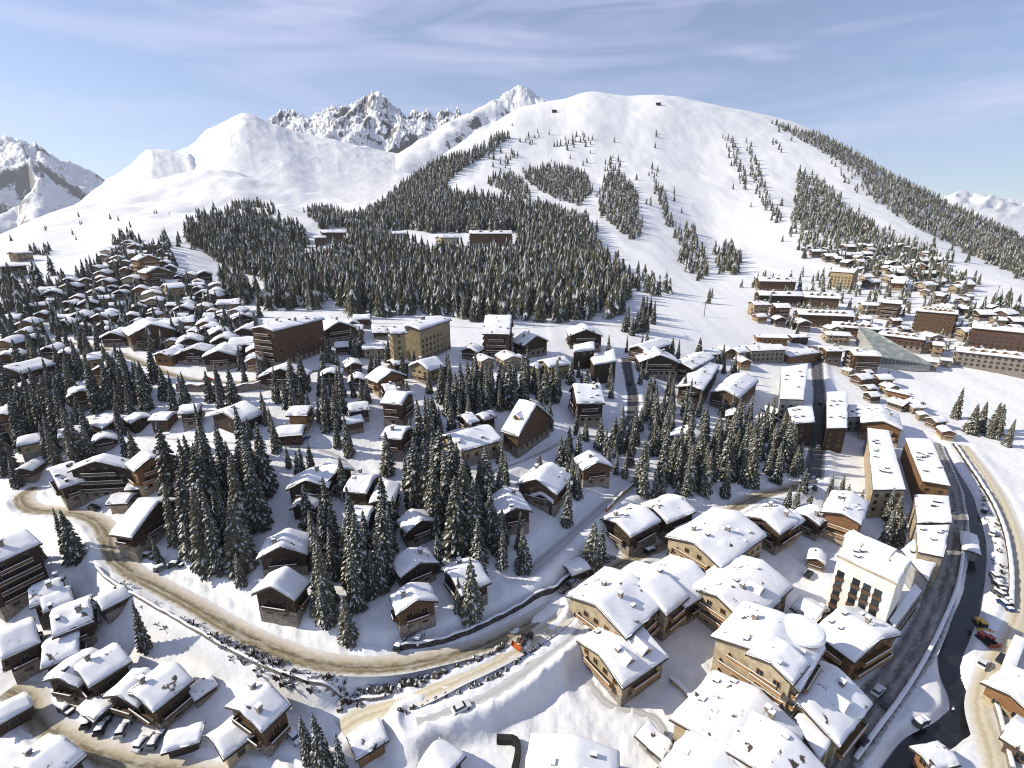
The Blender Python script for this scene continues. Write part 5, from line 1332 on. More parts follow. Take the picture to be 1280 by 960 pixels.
hamlet([(0, 860), (0, 800), (45, 830), (50, 860), (20, 880)], 11, 41, 'sheds beside the tan forecourt', (50, 112), (.5, .75), 4)
hamlet([(120, 735), (150, 760), (160, 800), (130, 790)], 12, 42, 'sheds on the white gully edge', (50,), (.5, .65), 2)
hamlet([(0, 960), (110, 950), (200, 975), (200, 1000), (0, 1000)], 13, 43, 'chalets along the bottom edge', (50, 112), (.6, .85), 5)
hamlet([(236, 860), (290, 840), (280, 890), (245, 910)], 12, 44, 'sheds left of the isolated chalet', (50,), (.4, .55), 2)
hamlet([(950, 336), (1030, 340), (1100, 352), (1200, 376), (1280, 392), (1280, 450), (1190, 455), (1100, 425), (1000, 420), (935, 400)], 17, 46, 'chalets between the resort blocks', (5, -8, 95, 80), (.65, 1.05), 30, jit=.5)
hamlet([(1262, 840), (1300, 830), (1300, 800), (1270, 800)], 11, 45, 'sheds at the right edge', (50,), (.5, .7), 3)

def look_px(o):
    """where a thing shows in the picture (only used to word its label)."""
    d = o.location - Vector((0, 0, CAMZ))
    w = d.y * math.cos(PITCH) - d.z * math.sin(PITCH)
    v = d.y * math.sin(PITCH) + d.z * math.cos(PITCH)
    return 640 + F * d.x / w, 480 - F * v / w
ORD = ['nearest', 'second', 'third', 'fourth', 'fifth', 'sixth', 'seventh', 'eighth', 'ninth', 'tenth', 'eleventh', 'twelfth', 'thirteenth', 'fourteenth', 'fifteenth', 'sixteenth', 'seventeenth', 'eighteenth', 'nineteenth', 'twentieth']
def name_by_landmark(items, wording, refs, limit=None):
    """label each thing by its order along one direction from the closest landmark."""
    rp = [(ref, look_px(o)) for ref, o in refs]
    slots = {}
    for o, k, g in items:
        x, y = look_px(o)
        best = min(rp, key=lambda q: (q[1][0] - x)**2 + 2.2 * (q[1][1] - y)**2)
        dx, dy = x - best[1][0], (y - best[1][1]) * 1.4
        a = math.degrees(math.atan2(-dy, dx)) % 360
        w = ['right of', 'up right of', 'above', 'up left of', 'left of', 'down left of', 'below', 'down right of'][int((a + 22.5) // 45) % 8]
        slots.setdefault((best[0], w, SMALL_LOOK[k]), []).append((math.hypot(dx, dy), o, k, g))
    for (ref, w, _lk), L in slots.items():
        for i, (_, o, k, g) in enumerate(sorted(L, key=lambda q: q[0])):
            od = ORD[min(i, 19)]
            prop(o, wording(k, od, w, ref, len(L)), None, g)
def short(s):
    while len(s.split()) > 16: s = s.replace('small ', '', 1) if 'small ' in s else ' '.join(s.split()[1:])
    return s
for o, k, g in SMALLS: prop(o, cat='chalet')
name_by_landmark(SMALLS, lambda k, od, w, ref, n: short('small %s chalet, only such %s %s' % (SMALL_LOOK[k], w, ref)) if n == 1 else ('small %s chalet, %s such %s %s' % (SMALL_LOOK[k], od, w, ref)), LANDMARKS)
# ---------------------------------------------------------------- woods read as masses
T = 1
W_ = [
 # label, polygon, spacing, height, lit share, holes
 ('dense dark conifer wood covering the knoll in the middle', [(335, 388), (430, 388), (440, 397), (520, 394), (600, 404), (700, 404), (780, 396), (786, 352), (748, 320), (736, 282), (692, 266), (640, 256), (600, 250), (545, 242), (485, 262), (440, 276), (400, 282), (385, 330), (335, 362)], 8.0, 21, .30,
  [[(380, 330), (402, 328), (438, 306), (436, 284), (400, 286), (380, 312)], [(484, 310), (515, 312), (545, 322), (648, 318), (648, 290), (545, 292), (510, 288), (484, 288)], [(400, 378), (405, 388), (425, 388), (420, 376)]]),
 ('left lobe of the dark wood beside the bright snow run', [(232, 300), (255, 318), (300, 340), (345, 356), (378, 330), (385, 290), (345, 282), (310, 272), (262, 276), (236, 284)], 7.2, 16, .25, []),
 ('clump of dark conifers below the bright snow run', [(270, 374), (312, 384), (322, 366), (285, 356)], 6.0, 17, .2, []),
 ('band of conifers along the left skyline of the ski hill', [(478, 262), (492, 243), (515, 226), (545, 205), (600, 188), (622, 172), (640, 172), (612, 192), (590, 205), (562, 226), (548, 250), (515, 258)], 7.6, 15, .5, []),
 ('conifer patch on the upper slope, left of the centre patch', [(606, 228), (640, 218), (668, 243), (660, 254), (625, 240)], 9.5, 13, .5, []),
 ('broad conifer patch in the centre of the upper slope', [(648, 216), (690, 207), (730, 216), (741, 240), (724, 258), (690, 249), (665, 232)], 9.0, 13, .5, []),
 ('loose small conifers above the centre patch', [(612, 210), (640, 188), (652, 196), (632, 212)], 15, 11, .5, []),
 ('thin line of small conifers high on the slope', [(646, 178), (680, 162), (692, 166), (668, 182)], 15, 11, .5, []),
 ('ragged conifer patch high below the summit snowfield', [(690, 184), (720, 166), (744, 172), (737, 184), (706, 190)], 15, 12, .5, []),
 ('loose conifers between the two high patches', [(740, 205), (700, 212), (670, 205), (720, 196)], 26, 11, .5, []),
 ('tapering conifer tongue between two pistes', [(748, 264), (754, 228), (768, 214), (780, 222), (797, 247), (804, 295), (788, 300), (757, 278)], 9.5, 13, .55, []),
 ('small conifers just above the tapering tongue', [(750, 204), (772, 192), (778, 216), (758, 219)], 15, 12, .5, []),
 ('narrow conifer strip right of the tapering tongue', [(818, 234), (828, 236), (842, 284), (833, 284)], 9, 13, .5, []),
 ('sparse conifers on the top half of the narrow strip', [(808, 168), (825, 166), (829, 186), (812, 192)], 24, 12, .4, []),
 ('sparse conifers in the middle of the narrow strip', [(812, 210), (822, 210), (823, 230), (815, 231)], 17, 12, .5, []),
 ('conifer strip running down to the piste foot', [(841, 292), (868, 285), (876, 312), (884, 345), (868, 354), (850, 330)], 12, 15, .6, []),
 ('round conifer clump on the open piste', [(890, 318), (905, 310), (924, 318), (922, 344), (900, 346)], 9.5, 16, .5, []),
 ('left one of two thin conifer lines on the right pistes', [(902, 170), (918, 176), (940, 244), (930, 241), (911, 202)], 12, 12, .65, []),
 ('right one of two thin conifer lines on the right pistes', [(928, 174), (940, 180), (952, 226), (977, 278), (966, 283), (946, 242)], 12, 12, .65, []),
 ('short thin conifer line near the upper right ridge', [(949, 169), (970, 177), (996, 200), (986, 199)], 14, 11, .6, []),
 ('sunlit conifer triangle above the right resort', [(994, 212), (1018, 222), (1060, 262), (1095, 287), (1080, 294), (1000, 294), (986, 302), (993, 252)], 10.5, 14, .85, []),
 ('long conifer belt along the right skyline ridge', [(958, 152), (1030, 173), (1080, 199), (1122, 226), (1200, 263), (1300, 312), (1300, 362), (1200, 312), (1140, 283), (1090, 250), (1070, 215), (1030, 192), (985, 166)], 10.5, 13, .55, []),
 ('faint sparse conifers inside the upper right piste', [(1030, 190), (1060, 198), (1085, 245), (1060, 240)], 17, 10, .7, []),
 ('conifers at the right edge behind the long red block', [(1222, 399), (1290, 406), (1290, 388), (1230, 381)], 10, 15, .8, []),
 ('conifers scattered between the right resort chalets', [(990, 300), (1080, 284), (1165, 318), (1215, 372), (1122, 366), (1085, 350), (1010, 318)], 12, 14, .8, []),
 ('conifers trailing off below the wood toward the piste', [(768, 336), (800, 346), (840, 368), (834, 378), (800, 366)], 11, 15, .4, []),
 ('small conifer group above the left lobe of the wood', [(284, 268), (300, 252), (318, 256), (345, 266), (340, 274)], 13, 13, .2, []),
 ('small conifer group at the back of the wood clearing', [(384, 270), (398, 258), (424, 264), (430, 278), (396, 280)], 12, 13, .2, []),
 ('dark conifers behind the top of the hamlet', [(140, 315), (152, 302), (174, 298), (178, 308), (160, 318)], 8, 13, .1, []),
 ('dark conifer stand at the left edge of the hamlet', [(0, 425), (0, 360), (40, 352), (100, 350), (104, 366), (60, 384), (30, 420)], 9, 14, .1, []),
 ('dark conifers around the lone slope house', [(36, 316), (66, 312), (66, 318), (40, 322)], 8, 9, .1, []),
 ('scattered conifers between the hamlet chalets', [(20, 440), (20, 400), (100, 365), (150, 325), (205, 320), (240, 360), (300, 410), (300, 450), (200, 440), (100, 425)], 11, 11, .15, []),
 ('dark conifers close together at the hamlet right tip', [(198, 325), (204, 300), (212, 302), (214, 330)], 7, 13, .1, []),
 ('conifers dotted between the resort blocks', [(940, 345), (1040, 345), (1200, 378), (1280, 395), (1280, 450), (1190, 452), (1100, 425), (1000, 420), (940, 400)], 15, 10, .8, []),
 ('low scrub trees dotted over the open left slope', [(10, 300), (40, 285), (120, 262), (200, 262), (320, 240), (330, 262), (240, 280), (120, 300), (40, 318)], 62, 7, .3, []),
]
nw = 0
for k, (lb, poly, sp, h, lit, holes) in enumerate(W_):
    pts = [q for q in scatter(poly, sp * (1.12 if k else 1), random.Random(400 + k), .5, holes) if free(q[0], q[1], 1.0, .75)]
    # ragged edge: stragglers outside the polygon
    rg = random.Random(900 + k)
    for x, y in list(pts):
        if rg.random() < (.10 if k else .04):
            a = rg.uniform(0, 6.28); dd = rg.uniform(1.5, 5) * sp
            x2, y2 = x + dd * math.cos(a), y + dd * math.sin(a)
            if not any(inside(world_poly(hh), x2, y2) for hh in holes) and free(x2, y2, 2, .8): pts.append((x2, y2))
    nw += len(pts)
    wood(lb, pts, h * (1.2 if k else 1), 700 + k, lit)
print('wood trees', nw)

# ---------------------------------------------------------------- spruces one by one
NT = [0]
TREES = []
def clump(phrase, poly, spacing, h, lit, limit, seed):
    rr = random.Random(seed); L = []
    for x, y in scatter(poly, spacing, rr, .42):
        if not free(x, y, 1.1, .80) or on_road(x, y, 1.5): continue
        L.append((x, y, rr.uniform(*h), rr.random() < lit))
    rr.shuffle(L); L = L[:limit]
    os_ = [(spruce(x, y, hh, None, 'spruces ' + phrase, l), hh) for x, y, hh, l in L]
    if not os_: return
    NT[0] += len(os_)
    rest = list(os_)
    def pick(key, text):
        if len(rest) > 3:
            o = max(rest, key=key); rest.remove(o); prop(o[0], text + phrase)
    pick(lambda q: q[1], 'tallest snow flecked spruce ')
    pick(lambda q: -look_px(q[0])[0], 'leftmost snow flecked spruce ')
    pick(lambda q: look_px(q[0])[0], 'rightmost snow flecked spruce ')
    pick(lambda q: look_px(q[0])[1], 'frontmost snow flecked spruce ')
    pick(lambda q: -look_px(q[0])[1], 'rearmost snow flecked spruce ')
    for o, _ in rest: prop(o, 'snow flecked spruce packed ' + phrase)
for a in [
 ('in the tall stand left of the shaded snow gully', [(205, 628), (240, 612), (300, 592), (345, 605), (332, 650), (306, 700), (298, 728), (270, 716), (232, 706), (205, 690)], 5.2, (13, 28), .3, 46, 1),
 ('in the left band above the double gabled chalet', [(0, 545), (60, 520), (110, 545), (160, 540), (120, 580), (60, 596), (0, 600)], 7.4, (15, 22), .2, 32, 2),
 ('in the dark wall under the hamlet road', [(88, 505), (100, 490), (185, 488), (198, 505), (182, 516), (110, 516)], 5.2, (12, 23), .15, 34, 3),
 ('beside the long roof at the left edge', [(0, 520), (0, 490), (50, 480), (85, 500), (70, 522)], 9, (15, 19), .1, 12, 4),
 ('in the stand right of the snow gully', [(376, 720), (402, 672), (440, 650), (488, 655), (494, 735), (470, 788), (430, 798), (382, 788), (366, 762)], 5.4, (12, 25), .3, 42, 5),
 ('in the central stand below the wide low lodge', [(502, 640), (535, 600), (600, 596), (640, 645), (655, 690), (625, 728), (606, 690), (545, 690), (505, 668)], 5.6, (12, 25), .35, 46, 6),
 ('in the spruce wall behind the steep roofed chalet', [(540, 508), (560, 490), (640, 482), (690, 486), (712, 505), (650, 508), (600, 520), (548, 530)], 5.6, (11, 22), .25, 40, 7),
 ('in the column left of the wide low lodge', [(515, 566), (520, 545), (545, 545), (548, 575)], 5.0, (17, 23), .3, 6, 8),
 ('in the group beside the stacked balcony chalet', [(390, 540), (402, 520), (436, 505), (462, 522), (440, 545), (404, 546)], 7.5, (15, 20), .2, 9, 9),
 ('in the group under the barrel shaped roof', [(340, 500), (355, 485), (388, 488), (385, 508), (350, 512)], 6.5, (14, 19), .15, 6, 10),
 ('in the wide stand above the long two part lodge', [(768, 596), (800, 566), (850, 548), (905, 535), (962, 525), (985, 560), (1000, 598), (960, 622), (905, 630), (855, 622), (812, 612), (785, 604)], 6.2, (11, 22), .45, 58, 11),
 ('around the wide dark gabled hotel', [(800, 520), (855, 488), (872, 512), (835, 545), (800, 545)], 7.5, (14, 18), .4, 12, 12),
 ('beside the half shaded flat roof', [(1088, 668), (1100, 648), (1118, 652), (1122, 684), (1098, 690)], 6, (13, 17), .5, 6, 13),
 ('in the group at the top of the side street', [(778, 418), (782, 398), (812, 394), (830, 405), (826, 422), (800, 424)], 7.5, (13, 18), .4, 11, 14),
 ('in the lone row on the right snowfield', [(1180, 527), (1188, 512), (1198, 514), (1192, 530)], 5, (15, 20), .7, 5, 15),
 ('in the right edge group on the snowfield', [(1208, 540), (1240, 536), (1268, 552), (1262, 562), (1225, 552)], 6.5, (13, 17), .7, 8, 16),
 ('between curled roof chalet and ribbed roof chalet', [(690, 640), (705, 605), (725, 600), (722, 650), (702, 668)], 7.5, (13, 18), .3, 6, 17),
 ('below the lump roofed hotel', [(745, 560), (765, 535), (800, 548), (790, 575), (762, 588)], 8, (14, 18), .5, 7, 18),
 ('between the square roof and the central stand', [(425, 580), (440, 560), (470, 570), (505, 600), (505, 635), (480, 640)], 9, (12, 18), .3, 6, 19)]:
    clump(*a)
for px, py, h, lit, lb in [
 (992, 650, 15, True, 'single bright spruce right of the uppermost diagonal hotel'), (738, 712, 17, True, 'lone spruce beside the small roadside garage'), (751, 700, 13, False, 'smaller spruce behind the garage spruce'),
 (590, 770, 18, True, 'single lit spruce before the half hidden pale roof'), (574, 764, 11, False, 'short spruce at the foot of the single lit one'), (182, 812, 15, False, 'lone leaning spruce in the white gully'),
 (96, 700, 17, False, 'larger spruce leaning over the stepped snow roof chalet'), (84, 690, 15, False, 'thinner spruce under the left road bend'), (36, 712, 13, False, 'spruce beside the dark balconied edge block'),
 (405, 962, 16, False, 'big spruce at the bottom edge left of the lanes'), (388, 950, 13, False, 'slimmer spruce on the left of the bottom edge pair'), (428, 972, 12, False, 'right hand spruce of the bottom edge group'),
 (655, 712, 14, False, 'slender spruce on the blue snow above the lane'), (200, 705, 9, False, 'young spruce at the foot of the big plain roof'), (453, 445, 16, False, 'dark spruce left of the yellow towered apartments'),
 (343, 455, 20, False, 'tall dark spruce before the long dark brown hotel'), (240, 700, 12, True, 'pale spruce in front of the tall left stand'), (436, 800, 13, True, 'pale spruce at the front of the gully right stand'),
 (262, 585, 24, False, 'very tall spruce with a bare crown under the hamlet road'), (430, 620, 14, True, 'light brown tinged spruce in the bright middle clearing'), (1110, 470, 4, False, 'tiny bush like spruce near the narrow lift station'),
 (205, 345, 12, False, 'dark spruce beside the broad roof at the hamlet tip'), (662, 440, 13, True, 'spruce in front of the tall red brown hotel'), (713, 480, 13, False, 'spruce left of the lump roofed hotel'),
 (672, 605, 12, True, 'spruce leaning at the curled roof chalet')]:
    p = hit(px, py); spruce(p.x, p.y, h, lb, None, lit); NT[0] += 1
print('spruces', NT[0])

# the many smaller spruces between the chalets, past the ones built singly: one mass
TREE_XY = [(o.location.x, o.location.y) for o in scene.objects if o.name.startswith('spruce_tree')]
def crown_arrays(me):
    v = np.empty(len(me.vertices) * 3, np.float32); me.vertices.foreach_get('co', v)
    f = np.empty(len(me.loops), np.int32); me.loops.foreach_get('vertex_index', f)
    mi = np.empty(len(me.polygons), np.int32); me.polygons.foreach_get('material_index', mi)
    return v.reshape(-1, 3), f.reshape(-1, 4), mi
CA = [crown_arrays(c) for c in CROWNS]
def spruce_mass(label, areas, seed):
    rr = random.Random(seed); Vs, Fs, Ms = [], [], []; n = 0; cnt = 0
    for poly, sp, h, holes in areas:
        for x, y in scatter(poly, sp, rr, .5, holes):
            if not free(x, y, .9, .80) or on_road(x, y, 1.2) or any((x - a)**2 + (y - b)**2 < 9 for a, b in TREE_XY): continue
            v, f, m = CA[rr.randrange(len(CA))]
            s = rr.uniform(*h) / 20; w = s * rr.uniform(.85, 1.2); a = rr.uniform(0, 6.28); c, sn = math.cos(a), math.sin(a)
            Vs.append(np.stack([x + w * (v[:, 0]*c - v[:, 1]*sn), y + w * (v[:, 0]*sn + v[:, 1]*c), zat(x, y) - .2 + s * v[:, 2]], 1))
            Fs.append(f + n); n += len(v); Ms.append(np.where(m == 1, 1, 2 if rr.random() < .3 else 0)); cnt += 1
    print('mass', cnt)
    prop(link_mesh('spruce_growth', np_mesh('spruce_growth', np.concatenate(Vs), np.concatenate(Fs), [M['needle'], M['tree_snow'], M['needle_lit']], np.concatenate(Ms))), label, kind='stuff')
GULLY = [(330, 605), (372, 592), (352, 700), (330, 745), (300, 742), (318, 680)]
CLEAR = [(436, 585), (430, 545), (470, 528), (525, 560), (515, 590)]
SNOWY = [(640, 665), (690, 620), (770, 640), (740, 700), (660, 760), (600, 770)]
spruce_mass('smaller snow flecked spruces scattered everywhere between the chalets', [
 ([(200, 600), (340, 500), (420, 480), (540, 540), (640, 560), (760, 560), (1000, 560), (1010, 600), (900, 640), (720, 640), (640, 690), (560, 790), (430, 800), (330, 760), (210, 700)], 8.5, (8, 15), [GULLY, CLEAR, SNOWY]),
 ([(0, 620), (0, 430), (90, 430), (210, 480), (300, 500), (240, 560), (140, 580), (60, 610)], 8.0, (10, 17), []),
 ([(300, 440), (480, 440), (560, 470), (700, 470), (780, 430), (900, 450), (985, 500), (985, 560), (760, 560), (560, 540), (420, 520), (300, 500)], 10.5, (9, 15), [CLEAR]),
 ([(0, 430), (0, 385), (60, 365), (130, 330), (205, 310), (230, 345), (320, 405), (330, 440), (200, 462), (80, 428)], 10.5, (8, 14), []),
 ([(960, 640), (1000, 610), (1080, 600), (1085, 640), (1040, 640)], 9, (8, 13), []),
 ([(0, 700), (60, 700), (110, 760), (60, 800), (0, 860)], 14, (6, 11), [])], 31)

# scrub on the slope below the main road
def scrub(label, poly, spacing, seed, hh=1.0):
    rr = random.Random(seed); V = []; Fc = []; MI = []
    for x, y in scatter(poly, spacing, rr, .5):
        if on_road(x, y, .1) or rr.random() < .15 or not free(x, y, .3): continue
        z = zat(x, y); s = rr.uniform(.5, 1.5) * hh
        for i in range(9):
            a = rr.uniform(0, 6.28); b = rr.uniform(.25, 1.1); t = len(V)
            dx, dy = math.cos(a) * b * s, math.sin(a) * b * s; w = .10 * s
            V += [(x - dy*w, y + dx*w, z - .1), (x + dy*w, y - dx*w, z - .1), (x + dx*.8, y + dy*.8, z + s * (1.3 - b * .5)), (x + dx - dy*.25, y + dy + dx*.25, z + s * .7 * (1.3 - b*.5))]
            Fc.append((t, t+1, t+2, t+3)); MI.append(1 if rr.random() < .42 else 0)
    print(label, len(V))
    if not V: return
    return prop(link_mesh('scrub', np_mesh('scrub', V, Fc, [M['twig'], M['tree_snow']], MI)), label, kind='stuff')
scrub('snowy brown scrub on the slope below the main road', [(270, 782), (330, 806), (400, 845), (460, 850), (420, 872), (350, 858), (280, 822), (240, 780)], 1.15, 5)
def tri_mesh(name, V, Fc, mats, MI):
    me = bpy.data.meshes.new(name)
    me.from_pydata(V, [], [f[:3] if f[2] == f[3] else f for f in Fc])
    for m_ in mats: me.materials.append(m_)
    me.polygons.foreach_set('material_index', np.array(MI, np.int32))
    return me
def hedge(label, pts, half, per, seed, hh):
    C = path_px(pts); rr = random.Random(seed); V = []; Fc = []; MI = []
    for x0, y0, _ in C:
        for _k in range(per):
            x, y = x0 + rr.gauss(0, half), y0 + rr.gauss(0, half)
            if on_road(x, y, -.5): continue
            z = zat(x, y); s = rr.uniform(.5, 1.3) * hh
            # one compact bush: a ragged dome, snow on some of its upper facets
            t = len(V); nr = 6; V.append((x, y, z + s * rr.uniform(.8, 1.1)))
            for rg, (rad, hz) in enumerate(((.42, .75), (.68, .32), (.55, -.12))):
                for i in range(nr):
                    a = 6.283 * (i + .5 * rg) / nr + rr.uniform(-.25, .25); q = rad * s * rr.uniform(.7, 1.25)
                    V.append((x + q * math.cos(a), y + q * math.sin(a), z + s * hz * rr.uniform(.75, 1.2)))
            for i in range(nr):
                j = (i + 1) % nr
                Fc.append((t, t + 1 + i, t + 1 + j, t + 1 + j)); MI.append(1 if rr.random() < .45 else 0)
                for g in (0, 1):
                    Fc.append((t + 1 + g*nr + i, t + 1 + (g+1)*nr + i, t + 1 + (g+1)*nr + j, t + 1 + g*nr + j)); MI.append(1 if rr.random() < (.30, .12)[g] else 0)
    prop(link_mesh('hedge_scrub', tri_mesh('hedge_scrub', V, Fc, [M['twig'], M['tree_snow']], MI)), label, kind='stuff')
hedge('dark hedge bushes on the bank between road and lane', [(425, 874), (470, 866), (520, 852), (575, 834), (630, 810), (672, 786)], .9, 5, 6, 1.1)
hedge('low dark bushes on the bank between the two lanes', [(500, 889), (555, 872), (615, 848), (662, 815), (694, 790)], .5, 3, 7, .8)
scrub('brown scrub on the snow beside the far bank road', [(1222, 610), (1236, 605), (1262, 660), (1266, 720), (1258, 770), (1240, 740), (1236, 680)], 2.8, 8, .9)
scrub('thin scrub on the white gully slope', [(150, 720), (240, 765), (250, 810), (200, 800), (160, 760)], 4.5, 9, .7)

# ---------------------------------------------------------------- rails and walls
def strip_wall(name, label, pts, h, w, mats, cat, dz=0.0, off=0.0, gap=None, cap=True):
    C = path_px(pts) if len(pts[0]) == 2 else np.array(pts)
    T = np.gradient(C[:, :2], axis=0); T /= np.linalg.norm(T, axis=1)[:, None] + 1e-9
    N = np.stack([-T[:, 1], T[:, 0]], 1)
    m = MB(); vs = []
    for k in range(len(C)):
        x, y = C[k, :2] + N[k] * off; z = zat(x, y) + dz
        hh = h * (1 + .12 * math.sin(k * 1.7) * (1 if gap is None else 0))
        for a, b in ((-w, -.5), (-w, hh), (w, hh), (w, -.5)): vs.append((x + N[k][0]*a, y + N[k][1]*a, z + b))
    n = len(C); fs = []
    for k in range(n - 1):
        for a in range(3): fs.append((k*4 + a, k*4 + a + 1, k*4 + a + 5, k*4 + a + 4))
    fs += [(0, 3, 2, 1), (n*4 - 4, n*4 - 3, n*4 - 2, n*4 - 1)]
    m.add(vs, fs)
    root = prop(empty(name, (0, 0, 0)), label, cat)
    body = link_mesh('wall_body', m.mesh('wall_body', mats), root)
    if not cap: return root
    m = MB(); vs = []
    for k in range(n):
        x, y = C[k, :2] + N[k] * off; z = zat(x, y) + dz + h * (1 + .12 * math.sin(k * 1.7) * (1 if gap is None else 0))
        b = .18 + .10 * math.sin(k * 2.3 + 1) + .05 * math.sin(k * .9)
        for a, q in ((-w*1.15, .01), (-w*.8, b), (w*.8, b), (w*1.15, .01)): vs.append((x + N[k][0]*a, y + N[k][1]*a, z + q))
    m.add(vs, [(k*4 + a, k*4 + a + 1, k*4 + a + 5, k*4 + a + 4) for k in range(n - 1) for a in range(3)], 0, True)
    link_mesh('snow_cap', m.mesh('snow_cap', [M['snow']]), root)
    return root
main = PATHS[0][5]
i0 = int(len(main) * .20); i1 = int(len(main) * .47)
strip_wall('roadside_wall', 'low dark stone wall along the downhill edge of the main road', [tuple(q) for q in main[i0:i1]], .75, .28, [M['stone']], 'wall', 0, -5.0)
strip_wall('roadside_wall', 'dark retaining wall above the main road under the pale snow bank', [(500, 812), (545, 805), (590, 790), (640, 766), (690, 740), (712, 722)], 1.6, .35, [M['rock']], 'wall')
strip_wall('retaining_wall', 'retaining wall carrying the hamlet road above the two tone house', [(222, 488), (260, 490), (300, 490), (336, 484), (352, 478)], 3.2, .5, [M['stone']], 'wall')
strip_wall('lane_wall', 'brown wall with a yellowish rail beside the shaded upper lane', [(758, 640), (775, 622), (792, 607)], 1.4, .3, [M['trim']], 'wall')
strip_wall('hedge_wall', 'brown snow capped hedge wall beside the far bank road', [(1192, 556), (1214, 588), (1236, 622), (1254, 662), (1263, 712), (1263, 760)], 1.3, .5, [M['twig']], 'wall')
strip_wall('corner_wall', 'black L shaped wall in the shaded snow at the bottom middle', [(621, 927), (640, 928), (647, 934), (647, 948), (643, 966)], 1.6, .6, [M['rubber']], 'wall', 0, 0, 0, False)
strip_wall('court_wall', 'long pale wall with purple shade in the bottom right corner', [(1272, 806), (1262, 830), (1254, 852), (1246, 874)], 2.4, 1.0, [M['beige']], 'wall', 0, 0, 0)
strip_wall('court_wall', 'thin dark wall running down right of the far bank road', [(1236, 866), (1246, 892), (1254, 922), (1264, 965)], 1.4, .4, [M['stone']], 'wall', 0, 0, 0)
strip_wall('street_wall', 'dark parapet between the slushy street and the stream strip', [(1204, 690), (1196, 735), (1176, 785), (1152, 832), (1124, 876), (1095, 915), (1068, 952)], 1.0, .4, [M['stone']], 'wall')
strip_wall('yard_wall', 'pale beam like wall across the snowy yard beside the turret hotel', [(838, 850), (856, 866), (872, 884)], 1.2, .6, [M['beige']], 'wall', 0, 0, 0)

# ---------------------------------------------------------------- vehicles
def car_meshes(col, key):
    b = MB()
    prof = [(-2.15, .35), (-2.2, .8), (-2.05, .98), (-1.0, 1.05), (1.05, 1.05), (1.95, .92), (2.18, .72), (2.15, .35)]
    n = len(prof); vs = []
    for y, s in ((-.86, 1), (.86, 1)):
        vs += [(x, y, z) for x, z in prof]
    b.add(vs, [tuple(range(n)), tuple(reversed(range(n, 2*n)))] + [(i, n + i, n + (i+1) % n, (i+1) % n) for i in range(n)], 0)
    body = b.mesh('body', [paint('paint_' + key, col)])
    c = MB()
    c.add([(-1.75, -.78, 1.03), (.95, -.78, 1.03), (.95, .78, 1.03), (-1.75, .78, 1.03), (-1.35, -.66, 1.50), (.35, -.66, 1.50), (.35, .66, 1.50), (-1.35, .66, 1.50)],
          [(4, 5, 6, 7), (0, 1, 5, 4), (1, 2, 6, 5), (2, 3, 7, 6), (3, 0, 4, 7)])
    return body, c.mesh('cabin', [M['glass']])
CARS = {k: car_meshes(c, k) for k, c in dict(white=(.7, .7, .7), black=(.015, .015, .018), silver=(.32, .33, .35), red=(.35, .02, .015), blue=(.02, .05, .16), grey=(.09, .09, .10)).items()}
wm = MB()
n_ = 12; vs_ = [(.33*math.cos(6.283*i/n_), y, .33 + .33*math.sin(6.283*i/n_)) for y in (-.11, .11) for i in range(n_)]
wm.add(vs_, [tuple(range(n_)), tuple(reversed(range(n_, 2*n_)))] + [(i, n_ + i, n_ + (i+1) % n_, (i+1) % n_) for i in range(n_)])
WHEEL = wm.mesh('wheel', [M['rubber']])
cs = MB(); cs.box(-1.32, .32, -.63, .63, 1.505, 1.60, 0)
ROOFTOP = {k: None for k in CARS}
for k in CARS:
    q = MB(); q.box(-1.34, .34, -.65, .65, 1.502, 1.56, 0); ROOFTOP[k] = q.mesh('roof', [CARS[k][0].materials[0]])
sc_ = [((-1.5, -.72), (1.9, .72))]
def snow_car():
    b = np.linspace(0, 1, 2)
    f = lambda A, B: np.stack([-1.45 + 1.95 * A, -.72 + 1.44 * B, 1.55 + 0 * A], -1)
    return snow_blanket('snow_cap', f, 1.95, 1.44, .34, 8, 8, 77, .04)
CSNOW = snow_car()
q = MB(); q.box(1.0, 1.95, -.74, .74, 1.0, 1.16, 0); HOOD = q.mesh('bonnet_snow', [M['snow']])
def car(px, py, qx, qy, col, label, snow=True, group=None, on=0.12):
    a = hit(px, py); b = hit(qx, qy)
    z = zat(a.x, a.y) + on
    root = prop(empty('parked_car', (a.x, a.y, z), math.atan2(b.y - a.y, b.x - a.x)), label, 'car', group)
    link_mesh('body', CARS[col][0], root); link_mesh('cabin', CARS[col][1], root); link_mesh('roof', ROOFTOP[col], root)
    for x in (-1.35, 1.35):
        for y in (-.80, .80): link_mesh('wheel', WHEEL, root, (x, y, 0))
    if snow:
        link_mesh('snow_cap', CSNOW, root); link_mesh('bonnet_snow', HOOD, root)
    return root
G = 'cars parked around the village'
